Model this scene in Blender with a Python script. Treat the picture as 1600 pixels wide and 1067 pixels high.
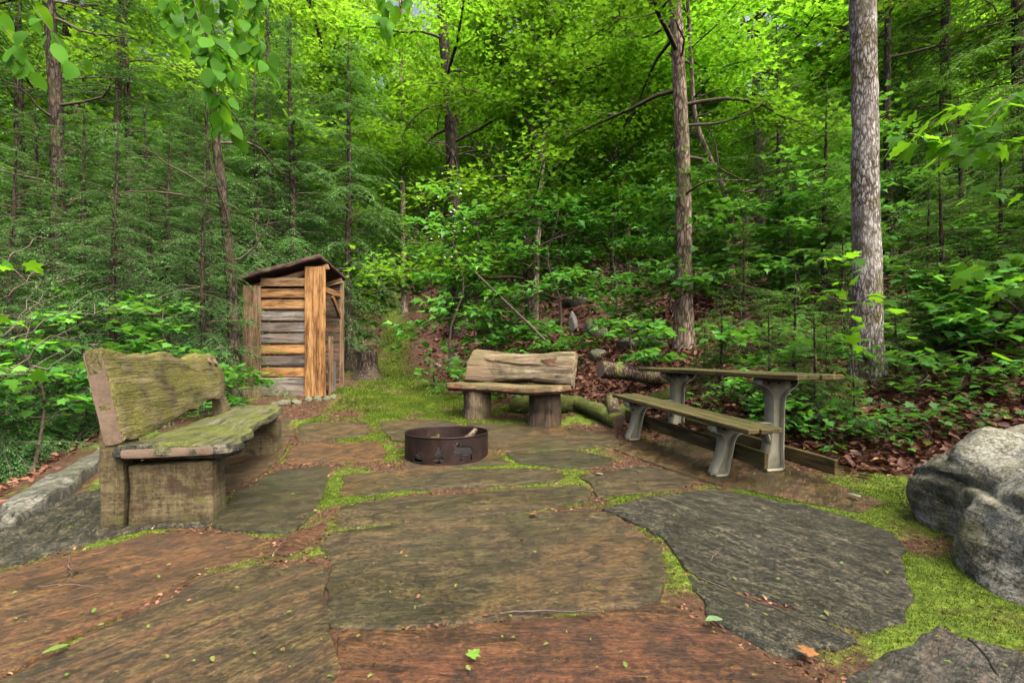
import bpy, bmesh, math, random
import numpy as np
from mathutils import Vector, Matrix
from mathutils.geometry import delaunay_2d_cdt

R = math.radians
for o in list(bpy.data.objects):
    bpy.data.objects.remove(o)
scene = bpy.context.scene
COL = scene.collection

# ------------------------------------------------------------------ camera, sky, sun, exposure
F, CX, HY, CAMZ = 755.0, 800.0, 560.0, 1.0        # focal length / horizon in photo pixels, camera height in metres
cam = bpy.data.cameras.new('camera')
cam.sensor_width = 36.0
cam.lens = F / 1600 * 36.0
cam.shift_y = (HY - 533.5) / 1600.0
cam.clip_start = 0.05
cam.clip_end = 500
camo = bpy.data.objects.new('camera', cam)
COL.objects.link(camo)
camo.location = (0, 0, CAMZ)
camo.rotation_euler = (R(90), 0, 0)
scene.camera = camo

SUN_EL, SUN_AZ = R(57), R(140)                      # azimuth measured from +Y (away from the camera) towards +X
world = bpy.data.worlds.new('World')
scene.world = world
world.use_nodes = True
wn = world.node_tree
wn.nodes.clear()
sky = wn.nodes.new('ShaderNodeTexSky')
sky.sky_type = 'NISHITA'
sky.sun_disc = False
sky.sun_elevation = SUN_EL
sky.sun_rotation = SUN_AZ
sky.air_density = 0.3
sky.dust_density = 10.0
sky.ozone_density = 0.0
bg = wn.nodes.new('ShaderNodeBackground')
bg.inputs['Strength'].default_value = 0.15
wo = wn.nodes.new('ShaderNodeOutputWorld')
wn.links.new(sky.outputs[0], bg.inputs['Color'])
wn.links.new(bg.outputs[0], wo.inputs['Surface'])

sl = bpy.data.lights.new('sun', 'SUN')
sl.energy = 0.7
sl.angle = R(50)
sl.color = (1.0, 0.95, 0.86)
so = bpy.data.objects.new('sun', sl)
COL.objects.link(so)
sd = Vector((math.sin(SUN_AZ) * math.cos(SUN_EL), math.cos(SUN_AZ) * math.cos(SUN_EL), math.sin(SUN_EL)))
so.rotation_euler = sd.to_track_quat('Z', 'Y').to_euler()
so.location = (0, 5, 30)

vs = scene.view_settings
vs.view_transform = 'Standard'
vs.look = 'None'
vs.exposure = 1.93
vs.gamma = 1.0
cy = scene.cycles
cy.use_denoising = True
cy.use_fast_gi = True
cy.fast_gi_method = 'REPLACE'
cy.ao_bounces = 1
cy.ao_bounces_render = 1
world.light_settings.ao_factor = 1.0
world.light_settings.distance = .7
cy.max_bounces = 7
cy.diffuse_bounces = 4
cy.glossy_bounces = 2
cy.transmission_bounces = 5
cy.transparent_max_bounces = 4
cy.caustics_reflective = False
cy.caustics_refractive = False
cy.sample_clamp_indirect = 8.0

# ------------------------------------------------------------------ helpers: numbers
RS = np.random.RandomState(7)


def _hash(ix, iy, iz):
    h = (ix.astype(np.int64) * 374761393 + iy.astype(np.int64) * 668265263 + iz.astype(np.int64) * 2147483647) & 0xffffffff
    h = ((h ^ (h >> 13)) * 1274126177) & 0xffffffff
    return ((h ^ (h >> 16)) & 0xffff) / 65535.0


def vnoise(x, y, z=0.0):
    x, y, z = np.broadcast_arrays(np.asarray(x, float), np.asarray(y, float), np.asarray(z, float))
    ix, iy, iz = np.floor(x), np.floor(y), np.floor(z)
    fx, fy, fz = x - ix, y - iy, z - iz
    fx, fy, fz = [f * f * (3 - 2 * f) for f in (fx, fy, fz)]
    r = 0
    for a in (0, 1):
        for b in (0, 1):
            for c in (0, 1):
                r = r + _hash(ix + a, iy + b, iz + c) * (fx if a else 1 - fx) * (fy if b else 1 - fy) * (fz if c else 1 - fz)
    return r * 2 - 1


def fbm(x, y, z=0.0, n=4):
    s, a, t = 0, 1.0, 0
    for k in range(n):
        s = s + a * vnoise(np.asarray(x) * 2 ** k + 17.3 * k, np.asarray(y) * 2 ** k + 5.1 * k, np.asarray(z) * 2 ** k + 9.7 * k)
        t += a
        a *= 0.5
    return s / t


def sp(x, w):
    return w * np.logaddexp(0, np.asarray(x, float) / w)


def hill_h(x, y):
    return 0.77 * (x - 2.6) + 0.64 * (y - 4.3)


def left_l(x, y):
    return -x - 3.6 - 0.45 * np.clip(y - 3.1, -6, 6)


def terr(x, y):
    x = np.asarray(x, float)
    y = np.asarray(y, float)
    h, L = hill_h(x, y), left_l(x, y)
    z = 0.09 * sp(y - 4.2, .3) + 0.08 * sp(y - 8, .6) - 0.08 * sp(y - 16, 1)
    z = z + 0.42 * sp(h, .15) - 0.22 * sp(h - 9, 2)
    z = z - 0.5 * sp(L, .2) + 0.42 * sp(L - 8, 1)
    z = z + 0.13 * np.exp(-((x + 3.5) ** 2 + (y - 7.7) ** 2) / 1.8)
    w = np.clip(sp(h, .2) + sp(L, .2) + np.clip((y - 6.6) / 2.5, 0, 1), 0, 1)
    z = z + w * 0.10 * fbm(x * .8, y * .8, 3.3, 3) + (0.006 + .02 * w) * fbm(x * 3, y * 3, 1.2, 3)
    return z


def tz(x, y):
    return float(terr(x, y))


def P(px, py, d):
    return Vector(((px - CX) / F * d, d, CAMZ - (py - HY) / F * d))


_DS = np.concatenate([np.arange(.8, 8, .01), np.arange(8, 60, .05)])


def G(px, py, dz=0.0):
    xs = (px - CX) / F * _DS
    zs = CAMZ - (py - HY) / F * _DS
    below = zs < terr(xs, _DS) + dz
    i = int(np.argmax(below)) if below.any() else len(_DS) - 1
    return float(xs[i]), float(_DS[i])


def at(px, d):
    x = (px - CX) / F * d
    return Vector((x, d, tz(x, d)))


# ------------------------------------------------------------------ helpers: meshes and objects
def raw_mesh(name, V, faces, attr=None, smooth=False, midx=None):
    """V (n,3); faces: list of arrays (m,k) with any k."""
    me = bpy.data.meshes.new(name)
    V = np.asarray(V, dtype=np.float32)
    if not isinstance(faces, (list, tuple)):
        faces = [faces]
    faces = [np.asarray(f, dtype=np.int32) for f in faces if len(f)]
    me.vertices.add(len(V))
    me.vertices.foreach_set('co', V.ravel())
    nl = sum(f.size for f in faces)
    npol = sum(len(f) for f in faces)
    me.loops.add(nl)
    me.loops.foreach_set('vertex_index', np.concatenate([f.ravel() for f in faces]))
    me.polygons.add(npol)
    tot = np.concatenate([np.full(len(f), f.shape[1], np.int32) for f in faces])
    st = np.concatenate([[0], np.cumsum(tot)[:-1]]).astype(np.int32)
    me.polygons.foreach_set('loop_start', st)
    me.polygons.foreach_set('loop_total', tot)
    if smooth:
        me.polygons.foreach_set('use_smooth', np.ones(npol, bool))
    if midx is not None:
        me.polygons.foreach_set('material_index', np.asarray(midx, np.int32))
    if attr:
        for k, v in attr.items():
            a = me.attributes.new(k, 'FLOAT', 'POINT')
            a.data.foreach_set('value', np.asarray(v, np.float32))
    me.update(calc_edges=True)
    me.validate()
    return me


def obj(name, me, mats, parent=None, loc=None, rot=None, mw=None, scale=None):
    if mats is not None:
        if not isinstance(mats, (list, tuple)):
            mats = [mats]
        if len(me.materials) == 0:
            for m in mats:
                me.materials.append(m)
    o = bpy.data.objects.new(name, me)
    COL.objects.link(o)
    if parent is not None:
        o.parent = parent
    if mw is not None:
        o.matrix_local = mw
    if loc is not None:
        o.location = loc
    if rot is not None:
        o.rotation_euler = rot
    if scale is not None:
        o.scale = scale if hasattr(scale, '__len__') else (scale,) * 3
    return o


def tag(o, label=None, cat=None, group=None, kind=None):
    if label:
        o['label'] = label
    if cat:
        o['category'] = cat
    if group:
        o['group'] = group
    if kind:
        o['kind'] = kind
    return o


def thing(name, label, cat, mw=None, loc=None, group=None):
    o = bpy.data.objects.new(name, None)
    o.empty_display_size = .2
    COL.objects.link(o)
    if mw is not None:
        o.matrix_world = mw
    if loc is not None:
        o.location = loc
    return tag(o, label, cat, group)


def dup(root, loc, rz=0.0, s=1.0, label=None, group=None, tilt=(0, 0)):
    r = root.copy()
    COL.objects.link(r)
    r.location = loc
    r.rotation_euler = (tilt[0], tilt[1], rz)
    r.scale = (s, s, s)
    if label:
        r['label'] = label
    if group:
        r['group'] = group
    for ch in root.children:
        c = ch.copy()
        COL.objects.link(c)
        c.parent = r
        for g in ch.children:
            d = g.copy()
            COL.objects.link(d)
            d.parent = c
    return r


def frame(o, x, y, z=None):
    x = Vector(x).normalized()
    if z is None:
        z = Vector((0, 0, 1))
    y = Vector(y)
    z2 = x.cross(y).normalized()
    y = z2.cross(x).normalized()
    m = Matrix.Identity(4)
    for i in range(3):
        m[i][0], m[i][1], m[i][2], m[i][3] = x[i], y[i], z2[i], o[i]
    return m


class Geo:
    """Collects vertex / face arrays."""
    def __init__(s):
        s.V, s.F, s.n, s.A, s.mi = [], {}, 0, [], {}

    def add(s, V, Fs, a=0.5, mi=0):
        V = np.asarray(V, float).reshape(-1, 3)
        for f in (Fs if isinstance(Fs, list) else [Fs]):
            f = np.asarray(f, np.int64)
            if f.size:
                s.F.setdefault((f.shape[1], mi), []).append(f + s.n)
        s.V.append(V)
        s.A.append(np.full(len(V), a) if np.isscalar(a) else np.asarray(a, float))
        s.n += len(V)

    def mesh(s, name, smooth=False):
        ks = sorted(s.F)
        fs = [np.concatenate(s.F[k]) for k in ks]
        mi = np.concatenate([np.full(len(f), k[1]) for k, f in zip(ks, fs)])
        return raw_mesh(name, np.concatenate(s.V), fs, {'rnd': np.concatenate(s.A)}, smooth, mi)


def smooth_path(pts, n):
    pts = np.asarray([tuple(p) for p in pts], float)
    t = np.linspace(0, len(pts) - 1, n)
    out = np.zeros((n, pts.shape[1]))
    for i, tt in enumerate(t):
        k = min(int(tt), len(pts) - 2)
        u = tt - k
        p0, p1, p2, p3 = pts[max(k - 1, 0)], pts[k], pts[k + 1], pts[min(k + 2, len(pts) - 1)]
        out[i] = .5 * (2 * p1 + (p2 - p0) * u + (2 * p0 - 5 * p1 + 4 * p2 - p3) * u * u + (3 * p1 - p0 - 3 * p2 + p3) * u ** 3)
    return out


def tube(g, pts, rad, k=5, a=.5, cap=False, noise=0.0, nf=4.0, mi=0, capmi=None, seed=0.0):
    pts = np.asarray(pts, float)
    n = len(pts)
    rad = np.broadcast_to(np.asarray(rad, float), (n,))
    T = np.gradient(pts, axis=0)
    T /= np.linalg.norm(T, axis=1)[:, None] + 1e-9
    ref = np.array([0, 0, 1.0]) if abs(T[:, 2].mean()) < .8 else np.array([1.0, 0, 0])
    U = np.cross(T, ref)
    U /= np.linalg.norm(U, axis=1)[:, None] + 1e-9
    W = np.cross(T, U)
    ang = np.arange(k) / k * 2 * math.pi
    r = np.repeat(rad[:, None], k, 1)
    if noise:
        ca, sa = np.cos(ang), np.sin(ang)
        cum = np.concatenate([[0], np.cumsum(np.linalg.norm(np.diff(pts, axis=0), axis=1))])
        r = r * (1 + noise * fbm(ca[None, :] * 1.6 + seed, sa[None, :] * 1.6 + cum[:, None] * nf * .4, cum[:, None] * nf, 4))
    V = pts[:, None, :] + r[:, :, None] * (np.cos(ang)[None, :, None] * U[:, None, :] + np.sin(ang)[None, :, None] * W[:, None, :])
    i = np.arange(n - 1)[:, None] * k
    j = np.arange(k)[None, :]
    j2 = (j + 1) % k
    f = np.stack([i + j, i + j2, i + k + j2, i + k + j], -1).reshape(-1, 4)
    g.add(V.reshape(-1, 3), f, a, mi)
    if cap:
        cm = mi if capmi is None else capmi
        for e, s in ((0, 1), (n - 1, -1)):
            c = pts[e]
            ring = V[e]
            inner = c + (ring - c) * .5 - T[e] * s * 0.004
            VV = np.concatenate([ring, inner, [c - T[e] * s * .004]])
            jj = np.arange(k)
            q = np.stack([jj, (jj + 1) % k, k + (jj + 1) % k, k + jj], 1)
            t = np.stack([k + jj, k + (jj + 1) % k, np.full(k, 2 * k)], 1)
            if s < 0:
                q, t = q[:, ::-1], t[:, ::-1]
            g.add(VV, [q[:, ::-1], t[:, ::-1]], a, cm)


def densify(poly, step, closed=True):
    out = []
    n = len(poly)
    for i in range(n if closed else n - 1):
        a, b = np.array(poly[i], float), np.array(poly[(i + 1) % n], float)
        m = max(1, int(round(np.linalg.norm(b - a) / step)))
        for k in range(m):
            out.append(a + (b - a) * k / m)
    return np.array(out)


def area(p):
    x, y = p[:, 0], p[:, 1]
    return .5 * np.sum(x * np.roll(y, -1) - y * np.roll(x, -1))


def inpoly(pts, poly):
    x, y = pts[:, 0], pts[:, 1]
    c = np.zeros(len(pts), bool)
    n = len(poly)
    j = n - 1
    for i in range(n):
        xi, yi = poly[i]
        xj, yj = poly[j]
        if yi != yj:
            c ^= ((yi > y) != (yj > y)) & (x < (xj - xi) * (y - yi) / (yj - yi) + xi)
        j = i
    return c


def inset(p, d):
    a, b = np.roll(p, 1, 0), np.roll(p, -1, 0)
    t = b - a
    t /= np.linalg.norm(t, axis=1)[:, None] + 1e-9
    nrm = np.stack([-t[:, 1], t[:, 0]], 1)
    return p + nrm * d


def plate(name, poly, thick, bev, step, zfun=None, und=0.0, jit=0.0, seed=0.0, back_und=0.0, smooth=True):
    """A slab with an outline: local XY outline, top near z=0, bottom at z=-thick (zfun(x,y) lifts the whole slab)."""
    p = np.array(poly, float)
    if area(p) < 0:
        p = p[::-1]
    p = densify(p, step)
    if jit:
        p = p + jit * np.stack([fbm(p[:, 0] * 6 + seed, p[:, 1] * 6, seed, 5), fbm(p[:, 0] * 6, p[:, 1] * 6 + seed, seed + 7, 5)], 1)
    for _ in range(1):
        p = (np.roll(p, 1, 0) + 6 * p + np.roll(p, -1, 0)) / 8
    n = len(p)
    p1 = inset(p, bev * .3)
    p2 = inset(p, bev)
    lo, hi = p.min(0), p.max(0)
    gs = max(step * 1.3, (hi - lo).max() / 60)
    gx, gy = np.meshgrid(np.arange(lo[0] + gs / 2, hi[0], gs), np.arange(lo[1] + gs / 2, hi[1], gs))
    gp = np.stack([gx.ravel(), gy.ravel()], 1)
    gp += gs * .25 * np.stack([vnoise(gp[:, 0] * 31, gp[:, 1] * 29), vnoise(gp[:, 1] * 37, gp[:, 0] * 23)], 1)
    gp = gp[inpoly(gp, inset(p2, gs * .5))] if len(gp) else gp
    allp = [Vector(q) for q in p2] + [Vector(q) for q in gp]
    res = delaunay_2d_cdt(allp, [], [list(range(n))], 1, 1e-5)
    vv = np.array([tuple(v) for v in res[0]])
    tris = np.array([f for f in res[2] if len(f) == 3], int)
    # boundary ring order after cdt
    orig = res[3]
    idx = {}
    for i, lst in enumerate(orig):
        for q in lst:
            idx[q] = i
    ring = np.array([idx.get(i, -1) for i in range(n)])
    if (ring < 0).any():
        ring = np.where(ring < 0, np.roll(ring, 1), ring)
    zt = lambda q, off: off + (zfun(q[:, 0], q[:, 1]) if zfun else 0)
    zt2 = zt(vv, 0.0) + und * fbm(vv[:, 0] * 3 + seed, vv[:, 1] * 3, seed, 4)
    V = [np.column_stack([vv, zt2])]
    m = len(vv)
    ringz = und * fbm(p[:, 0] * 3 + seed, p[:, 1] * 3, seed, 4)
    V.append(np.column_stack([p1, zt(p1, -bev * .25) + ringz]))
    V.append(np.column_stack([p, zt(p, -bev) + ringz]))
    V.append(np.column_stack([p, zt(p, -thick + bev) + back_und * ringz]))
    V.append(np.column_stack([p2, zt(p2, -thick) + back_und * ringz]))
    fs = [tris]
    jj = np.arange(n)
    j2 = (jj + 1) % n
    R0 = ring
    q = []
    q.append(np.stack([m + jj, m + j2, R0[j2], R0[jj]], 1))
    for k in range(3):
        a, b = m + k * n, m + (k + 1) * n
        q.append(np.stack([b + jj, b + j2, a + j2, a + jj], 1))
    Q = np.concatenate(q)
    b0 = m + 3 * n
    # bottom cap from the same triangulation of ring only
    VV = np.concatenate(V)
    bt = np.array([[inv for inv in t][::-1] for t in tris])
    VB = np.column_stack([vv, zt(vv, -thick) + back_und * und * fbm(vv[:, 0] * 3 + seed, vv[:, 1] * 3, seed, 4)])
    off = len(VV)
    VV = np.concatenate([VV, VB])
    me = raw_mesh(name, VV, [tris, bt + off, Q], None, smooth)
    me.set_sharp_from_angle(angle=R(38))
    return me


def rbox(name, lx, ly, lz, bev=.004, wob=0.0, seed=0, seg=1):
    """Bevelled board from the origin corner-centred: spans x in [0,lx], y and z centred."""
    bm = bmesh.new()
    bmesh.ops.create_cube(bm, size=1)
    for v in bm.verts:
        v.co = Vector(((v.co.x + .5) * lx, v.co.y * ly, v.co.z * lz))
    if seg > 1:
        ed = [e for e in bm.edges if abs((e.verts[0].co - e.verts[1].co).x) > lx * .9]
        bmesh.ops.subdivide_edges(bm, edges=ed, cuts=seg - 1, use_grid_fill=True)
    bmesh.ops.bevel(bm, geom=[e for e in bm.edges if e.is_boundary is False and e.calc_face_angle(0) > 1.0], offset=bev, segments=1, affect='EDGES')
    if wob:
        for v in bm.verts:
            s = float(fbm(v.co.x * 2.3 + seed * 3.7, seed * 1.3 + (1 if v.co.y > 0 else 0) * 4, seed, 2))
            s2 = float(fbm(v.co.x * 2.3 + seed * 3.7, seed * 1.3 + 9 + (1 if v.co.z > 0 else 0) * 4, seed, 2))
            v.co.y += wob * s
            v.co.z += wob * s2
    me = bpy.data.meshes.new(name)
    bm.to_mesh(me)
    bm.free()
    return me


# ------------------------------------------------------------------ helpers: materials
class NT:
    def __init__(s, name):
        s.m = bpy.data.materials.new(name)
        s.m.use_nodes = True
        s.t = s.m.node_tree
        s.t.nodes.clear()
        s.out = s.t.nodes.new('ShaderNodeOutputMaterial')

    def n(s, typ, **kw):
        nd = s.t.nodes.new('ShaderNode' + typ)
        for k, v in kw.items():
            if k in ('inp',):
                continue
            setattr(nd, k, v)
        for k, v in kw.get('inp', {}).items():
            s.set(nd, k, v)
        return nd

    def set(s, nd, k, v):
        i = nd.inputs[k]
        if hasattr(v, 'is_output'):
            s.t.links.new(v, i)
        elif hasattr(v, 'outputs'):
            s.t.links.new(v.outputs[0], i)
        else:
            if isinstance(v, (tuple, list)) and len(v) == 3 and i.type == 'RGBA':
                v = (*v, 1)
            i.default_value = v

    def noise(s, vec, scale, detail=4, rough=.55, dist=0.0):
        return s.n('TexNoise', inp={'Vector': vec, 'Scale': scale, 'Detail': detail, 'Roughness': rough, 'Distortion': dist}).outputs[0]

    def ramp(s, fac, stops):
        nd = s.n('ValToRGB', inp={'Fac': fac})
        e = nd.color_ramp.elements
        while len(e) < len(stops):
            e.new(.5)
        for i, (p, c) in enumerate(stops):
            e[i].position = p
            e[i].color = (*c, 1) if len(c) == 3 else c
        return nd.outputs[0]

    def lvl(s, fac, a, b, lo=0.0, hi=1.0):
        return s.n('MapRange', inp={'Value': fac, 'From Min': a, 'From Max': b, 'To Min': lo, 'To Max': hi}).outputs[0]

    def mix(s, fac, a, b, mode='MIX'):
        nd = s.n('Mix', data_type='RGBA', blend_type=mode)
        for k, v in ((0, fac), (6, a), (7, b)):
            i = nd.inputs[k]
            if hasattr(v, 'is_output'):
                s.t.links.new(v, i)
            else:
                i.default_value = (*v, 1) if isinstance(v, (tuple, list)) and len(v) == 3 else v
        return nd.outputs[2]

    def math(s, op, a, b=0.0):
        nd = s.n('Math', operation=op)
        for k, v in ((0, a), (1, b)):
            if hasattr(v, 'is_output'):
                s.t.links.new(v, nd.inputs[k])
            else:
                nd.inputs[k].default_value = v
        return nd.outputs[0]

    def coords(s, scale=(1, 1, 1), rot=(0, 0, 0), rand=True, kind='Object'):
        tc = s.n('TexCoord')
        v = tc.outputs[kind]
        if rand:
            oi = s.n('ObjectInfo')
            va = s.n('VectorMath', operation='MULTIPLY_ADD')
            s.t.links.new(oi.outputs['Random'], va.inputs[0])
            va.inputs[1].default_value = (37.0, 53.0, 71.0)
            s.t.links.new(v, va.inputs[2])
            v = va.outputs[0]
        mp = s.n('Mapping', inp={'Vector': v, 'Scale': scale, 'Rotation': rot})
        return mp.outputs[0]

    def bump(s, h, strength=.5, dist=.01, prev=None):
        nd = s.n('Bump', inp={'Height': h, 'Strength': strength, 'Distance': dist})
        if prev is not None:
            s.set(nd, 'Normal', prev)
        return nd.outputs[0]

    def done(s, col, rough=.7, normal=None, spec=.3, metal=0.0):
        b = s.n('BsdfPrincipled', inp={'Base Color': col, 'Roughness': rough, 'Specular IOR Level': spec, 'Metallic': metal})
        if normal is not None:
            s.set(b, 'Normal', normal)
        s.t.links.new(b.outputs[0], s.out.inputs['Surface'])
        return s.m


def stone_mat(name, dark, mid, light, rust, angle, rust_amt=.5, moss_amt=.3, lich=.25, an=5.0, fq=1.0, band=0.0):
    m = NT(name)
    raw = m.coords((1, 1, 1), rand=False)
    st = m.n('Mapping', inp={'Vector': m.n('Mapping', inp={'Vector': raw, 'Rotation': (0, 0, -R(angle))}).outputs[0], 'Scale': (1.3 * fq, an * 1.3 * fq, 3)}).outputs[0]
    s1 = m.noise(st, 1.5, 9, .72, 1.4)
    s2 = m.noise(st, 6.0, 6, .75, .6)
    big = m.noise(raw, 1.6, 5, .65, .5)
    big2 = m.noise(st, .55, 6, .7, 1.2)
    mid_ = m.noise(raw, 9, 6, .7, .6)
    fine = m.noise(raw, 48, 5, .75)
    speck = m.noise(raw, 150, 3, .7)
    f = m.math('ADD', m.math('MULTIPLY', s1, .4), m.math('ADD', m.math('MULTIPLY', m.math('ADD', s2, fine), .2), m.math('MULTIPLY', speck, .2)))
    c = m.ramp(f, [(.43, dark), (.49, mid), (.555, light)])
    if band:
        wv = m.n('TexWave', wave_type='BANDS', inp={'Vector': m.n('Mapping', inp={'Vector': raw, 'Rotation': (0, 0, R(38)), 'Location': (.3, .1, 0)}).outputs[0], 'Scale': .17, 'Distortion': 3.5, 'Detail': 5.0, 'Detail Scale': 1.6, 'Detail Roughness': .65}).outputs[1]
        c = m.mix(m.lvl(wv, .86, .97, 0, band), c, m.mix(fine, tuple(v * .8 for v in rust), tuple(v * 1.9 for v in rust)))
    c = m.mix(m.lvl(m.math('ADD', m.math('MULTIPLY', big2, .75), m.math('MULTIPLY', mid_, .25)), .55 - rust_amt * .16, .62 - rust_amt * .08, 0, .95), c, m.mix(m.lvl(s2, .35, .65), tuple(v * .35 for v in rust), tuple(v * 1.6 for v in rust)))
    c = m.mix(m.lvl(mid_, .48, .6, 0, .7), c, tuple(v * .6 for v in dark))
    c = m.mix(m.lvl(m.noise(raw, 3.1, 6, .7, 1.0), .5, .6, 0, .6), c, m.mix(fine, tuple(v * .35 for v in mid), tuple(v * .8 for v in mid)))
    c = m.mix(m.lvl(m.math('ADD', big, m.math('MULTIPLY', fine, .25)), .6, .78, 0, moss_amt * 1.1), c, (.026, .032, .008))
    c = m.mix(m.lvl(speck, .55, .66, 0, lich), c, tuple(v * 1.5 for v in light))
    c = m.mix(m.lvl(fine, .36, .55, .7, 0), c, tuple(v * .3 for v in dark))
    ck = m.lvl(m.math('ABSOLUTE', m.math('SUBTRACT', m.noise(st, 1.1, 4, .55, .9), .5)), 0, .011, 1, 0)
    ck2 = m.lvl(m.math('ABSOLUTE', m.math('SUBTRACT', m.noise(st, 3.3, 4, .6, .5), .53)), 0, .02, 1, 0)
    ckm = m.math('MULTIPLY', m.math('MAXIMUM', ck, m.math('MULTIPLY', ck2, .6)), m.lvl(mid_, .42, .56, .1, .85))
    c = m.mix(ckm, c, tuple(v * .3 for v in dark))
    cleft = m.math('MULTIPLY', m.math('FLOOR', m.math('MULTIPLY', m.noise(st, .8, 5, .6, .8), 14)), .1)
    bm = m.bump(cleft, .8, .03)
    bm = m.bump(ckm, .6, -.012, bm)
    bm = m.bump(s1, .8, .025, bm)
    bm = m.bump(mid_, .6, .015, bm)
    bm = m.bump(s2, .7, .012, bm)
    bm = m.bump(fine, .8, .006, bm)
    return m.done(c, m.lvl(m.math('ADD', big2, m.math('MULTIPLY', fine, .3)), .45, .8, .25, .7), bm, .5)


def wood_mat(name, dark, mid, light, axis=0, grain=1.0, rough=.75, moss=None, moss_amt=0.0, stain=.4, bump=.4, fade=None):
    """Weathered timber with the grain running along the local axis."""
    m = NT(name)
    sc = [14 * grain] * 3
    sc[axis] = 1.1 * grain
    v = m.coords(tuple(sc))
    raw = m.coords((1, 1, 1))
    g1 = m.noise(v, 1.6, 7, .65, .5)
    g2 = m.noise(v, 6, 4, .7)
    big = m.noise(raw, 3.2, 4, .6, .4)
    fine = m.noise(raw, 60, 3, .7)
    c = m.ramp(m.math('ADD', m.math('MULTIPLY', g1, .65), m.math('MULTIPLY', g2, .35)), [(.42, dark), (.5, mid), (.58, light)])
    if fade is not None:
        c = m.mix(m.lvl(m.noise(raw, 1.7, 3), .42, .62, 0, .8), c, m.mix(g2, tuple(x * .7 for x in fade), fade))
    c = m.mix(m.lvl(big, .5, .66, 0, stain), c, tuple(x * .35 for x in dark))
    sc2 = [30 * grain] * 3
    sc2[axis] = 1.0 * grain
    ck = m.math('ABSOLUTE', m.math('SUBTRACT', m.noise(m.coords(tuple(sc2)), 1.0, 3, .5, .4), .5))
    ckm = m.lvl(ck, 0, .022, 1, 0)
    c = m.mix(m.math('MULTIPLY', ckm, m.lvl(big, .4, .55, .2, .9)), c, tuple(x * .2 for x in dark))
    oi = m.n('ObjectInfo')
    c = m.mix(1.0, c, m.ramp(oi.outputs['Random'], [(0, (.75, .75, .78)), (.5, (1, 1, 1)), (1, (1.2, 1.12, 1.0))]), 'MULTIPLY')
    if moss is not None:
        geo = m.n('NewGeometry')
        sepn = m.n('SeparateXYZ', inp={'Vector': geo.outputs['Normal']})
        up = m.lvl(sepn.outputs[2], -.3, .9, 0, .22)
        c = m.mix(m.lvl(m.math('ADD', m.noise(raw, 4.5, 5, .65), up), .62 - .3 * moss_amt, .86 - .2 * moss_amt, 0, .92), c, m.mix(m.lvl(fine, .35, .65), tuple(x * .55 for x in moss), tuple(x * 1.3 for x in moss)))
    bm = m.bump(g1, bump, .012)
    bm = m.bump(ckm, .7, -.01, bm)
    bm = m.bump(g2, bump, .006, bm)
    bm = m.bump(fine, .25, .003, bm)
    return m.done(c, rough, bm, .25)


def bark_mat(name, dark, mid, light, vs=1.0, moss=None, moss_amt=.4):
    m = NT(name)
    v = m.coords((16 * vs, 16 * vs, 4.5 * vs))
    raw = m.coords((1, 1, 1))
    vor = m.n('TexVoronoi', feature='DISTANCE_TO_EDGE', inp={'Vector': m.n('VectorMath', operation='ADD', inp={0: v, 1: m.n('VectorMath', operation='SCALE', inp={0: m.n('TexNoise', inp={'Vector': v, 'Scale': 1.2}).outputs['Color'], 'Scale': .9}).outputs[0]}).outputs[0], 'Scale': 1.6}).outputs[0]
    n1 = m.noise(v, 1.8, 8, .75, 1.0)
    n2 = m.noise(raw, 3.0, 4)
    plate_ = m.lvl(vor, 0, .22)
    f = m.math('ADD', m.math('MULTIPLY', plate_, .22), m.math('MULTIPLY', n1, .85))
    c = m.ramp(f, [(.45, dark), (.58, mid), (.72, light)])
    c = m.mix(m.lvl(n2, .5, .72, 0, .3), c, tuple(x * 1.25 for x in light))
    if moss is not None:
        c = m.mix(m.lvl(m.noise(raw, 4, 6, .7), .48, .6, 0, moss_amt), c, moss)
    bm = m.bump(f, .9, .03)
    return m.done(c, .9, bm, .15)


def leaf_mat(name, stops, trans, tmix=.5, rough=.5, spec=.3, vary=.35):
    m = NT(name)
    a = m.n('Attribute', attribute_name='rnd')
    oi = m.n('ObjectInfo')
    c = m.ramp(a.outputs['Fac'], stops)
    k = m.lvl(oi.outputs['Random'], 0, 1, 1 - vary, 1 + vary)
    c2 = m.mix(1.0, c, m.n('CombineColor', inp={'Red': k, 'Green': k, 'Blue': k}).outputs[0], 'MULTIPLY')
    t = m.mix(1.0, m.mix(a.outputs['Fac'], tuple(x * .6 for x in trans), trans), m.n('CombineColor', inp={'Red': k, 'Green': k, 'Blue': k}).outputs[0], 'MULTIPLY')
    b = m.n('BsdfPrincipled', inp={'Base Color': c2, 'Roughness': rough, 'Specular IOR Level': spec})
    tr = m.n('BsdfTranslucent', inp={'Color': t})
    mx = m.n('MixShader', inp={0: tmix, 1: b.outputs[0], 2: tr.outputs[0]})
    m.t.links.new(mx.outputs[0], m.out.inputs['Surface'])
    return m.m


def plain_mat(name, c1, c2, scale=8, rough=.8, bump=.4, spec=.3, metal=0.0, c3=None, dist=.01):
    m = NT(name)
    raw = m.coords((1, 1, 1))
    n1 = m.noise(raw, scale, 6, .65, .3)
    n2 = m.noise(raw, scale * 6, 4, .7)
    st = [(.32, c1), (.62, c2)]
    if c3:
        st = [(.3, c1), (.5, c2), (.68, c3)]
    c = m.ramp(m.math('ADD', m.math('MULTIPLY', n1, .65), m.math('MULTIPLY', n2, .35)), st)
    bm = m.bump(n1, bump, dist)
    bm = m.bump(n2, bump, dist * .4, bm)
    return m.done(c, rough, bm, spec, metal)


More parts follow.
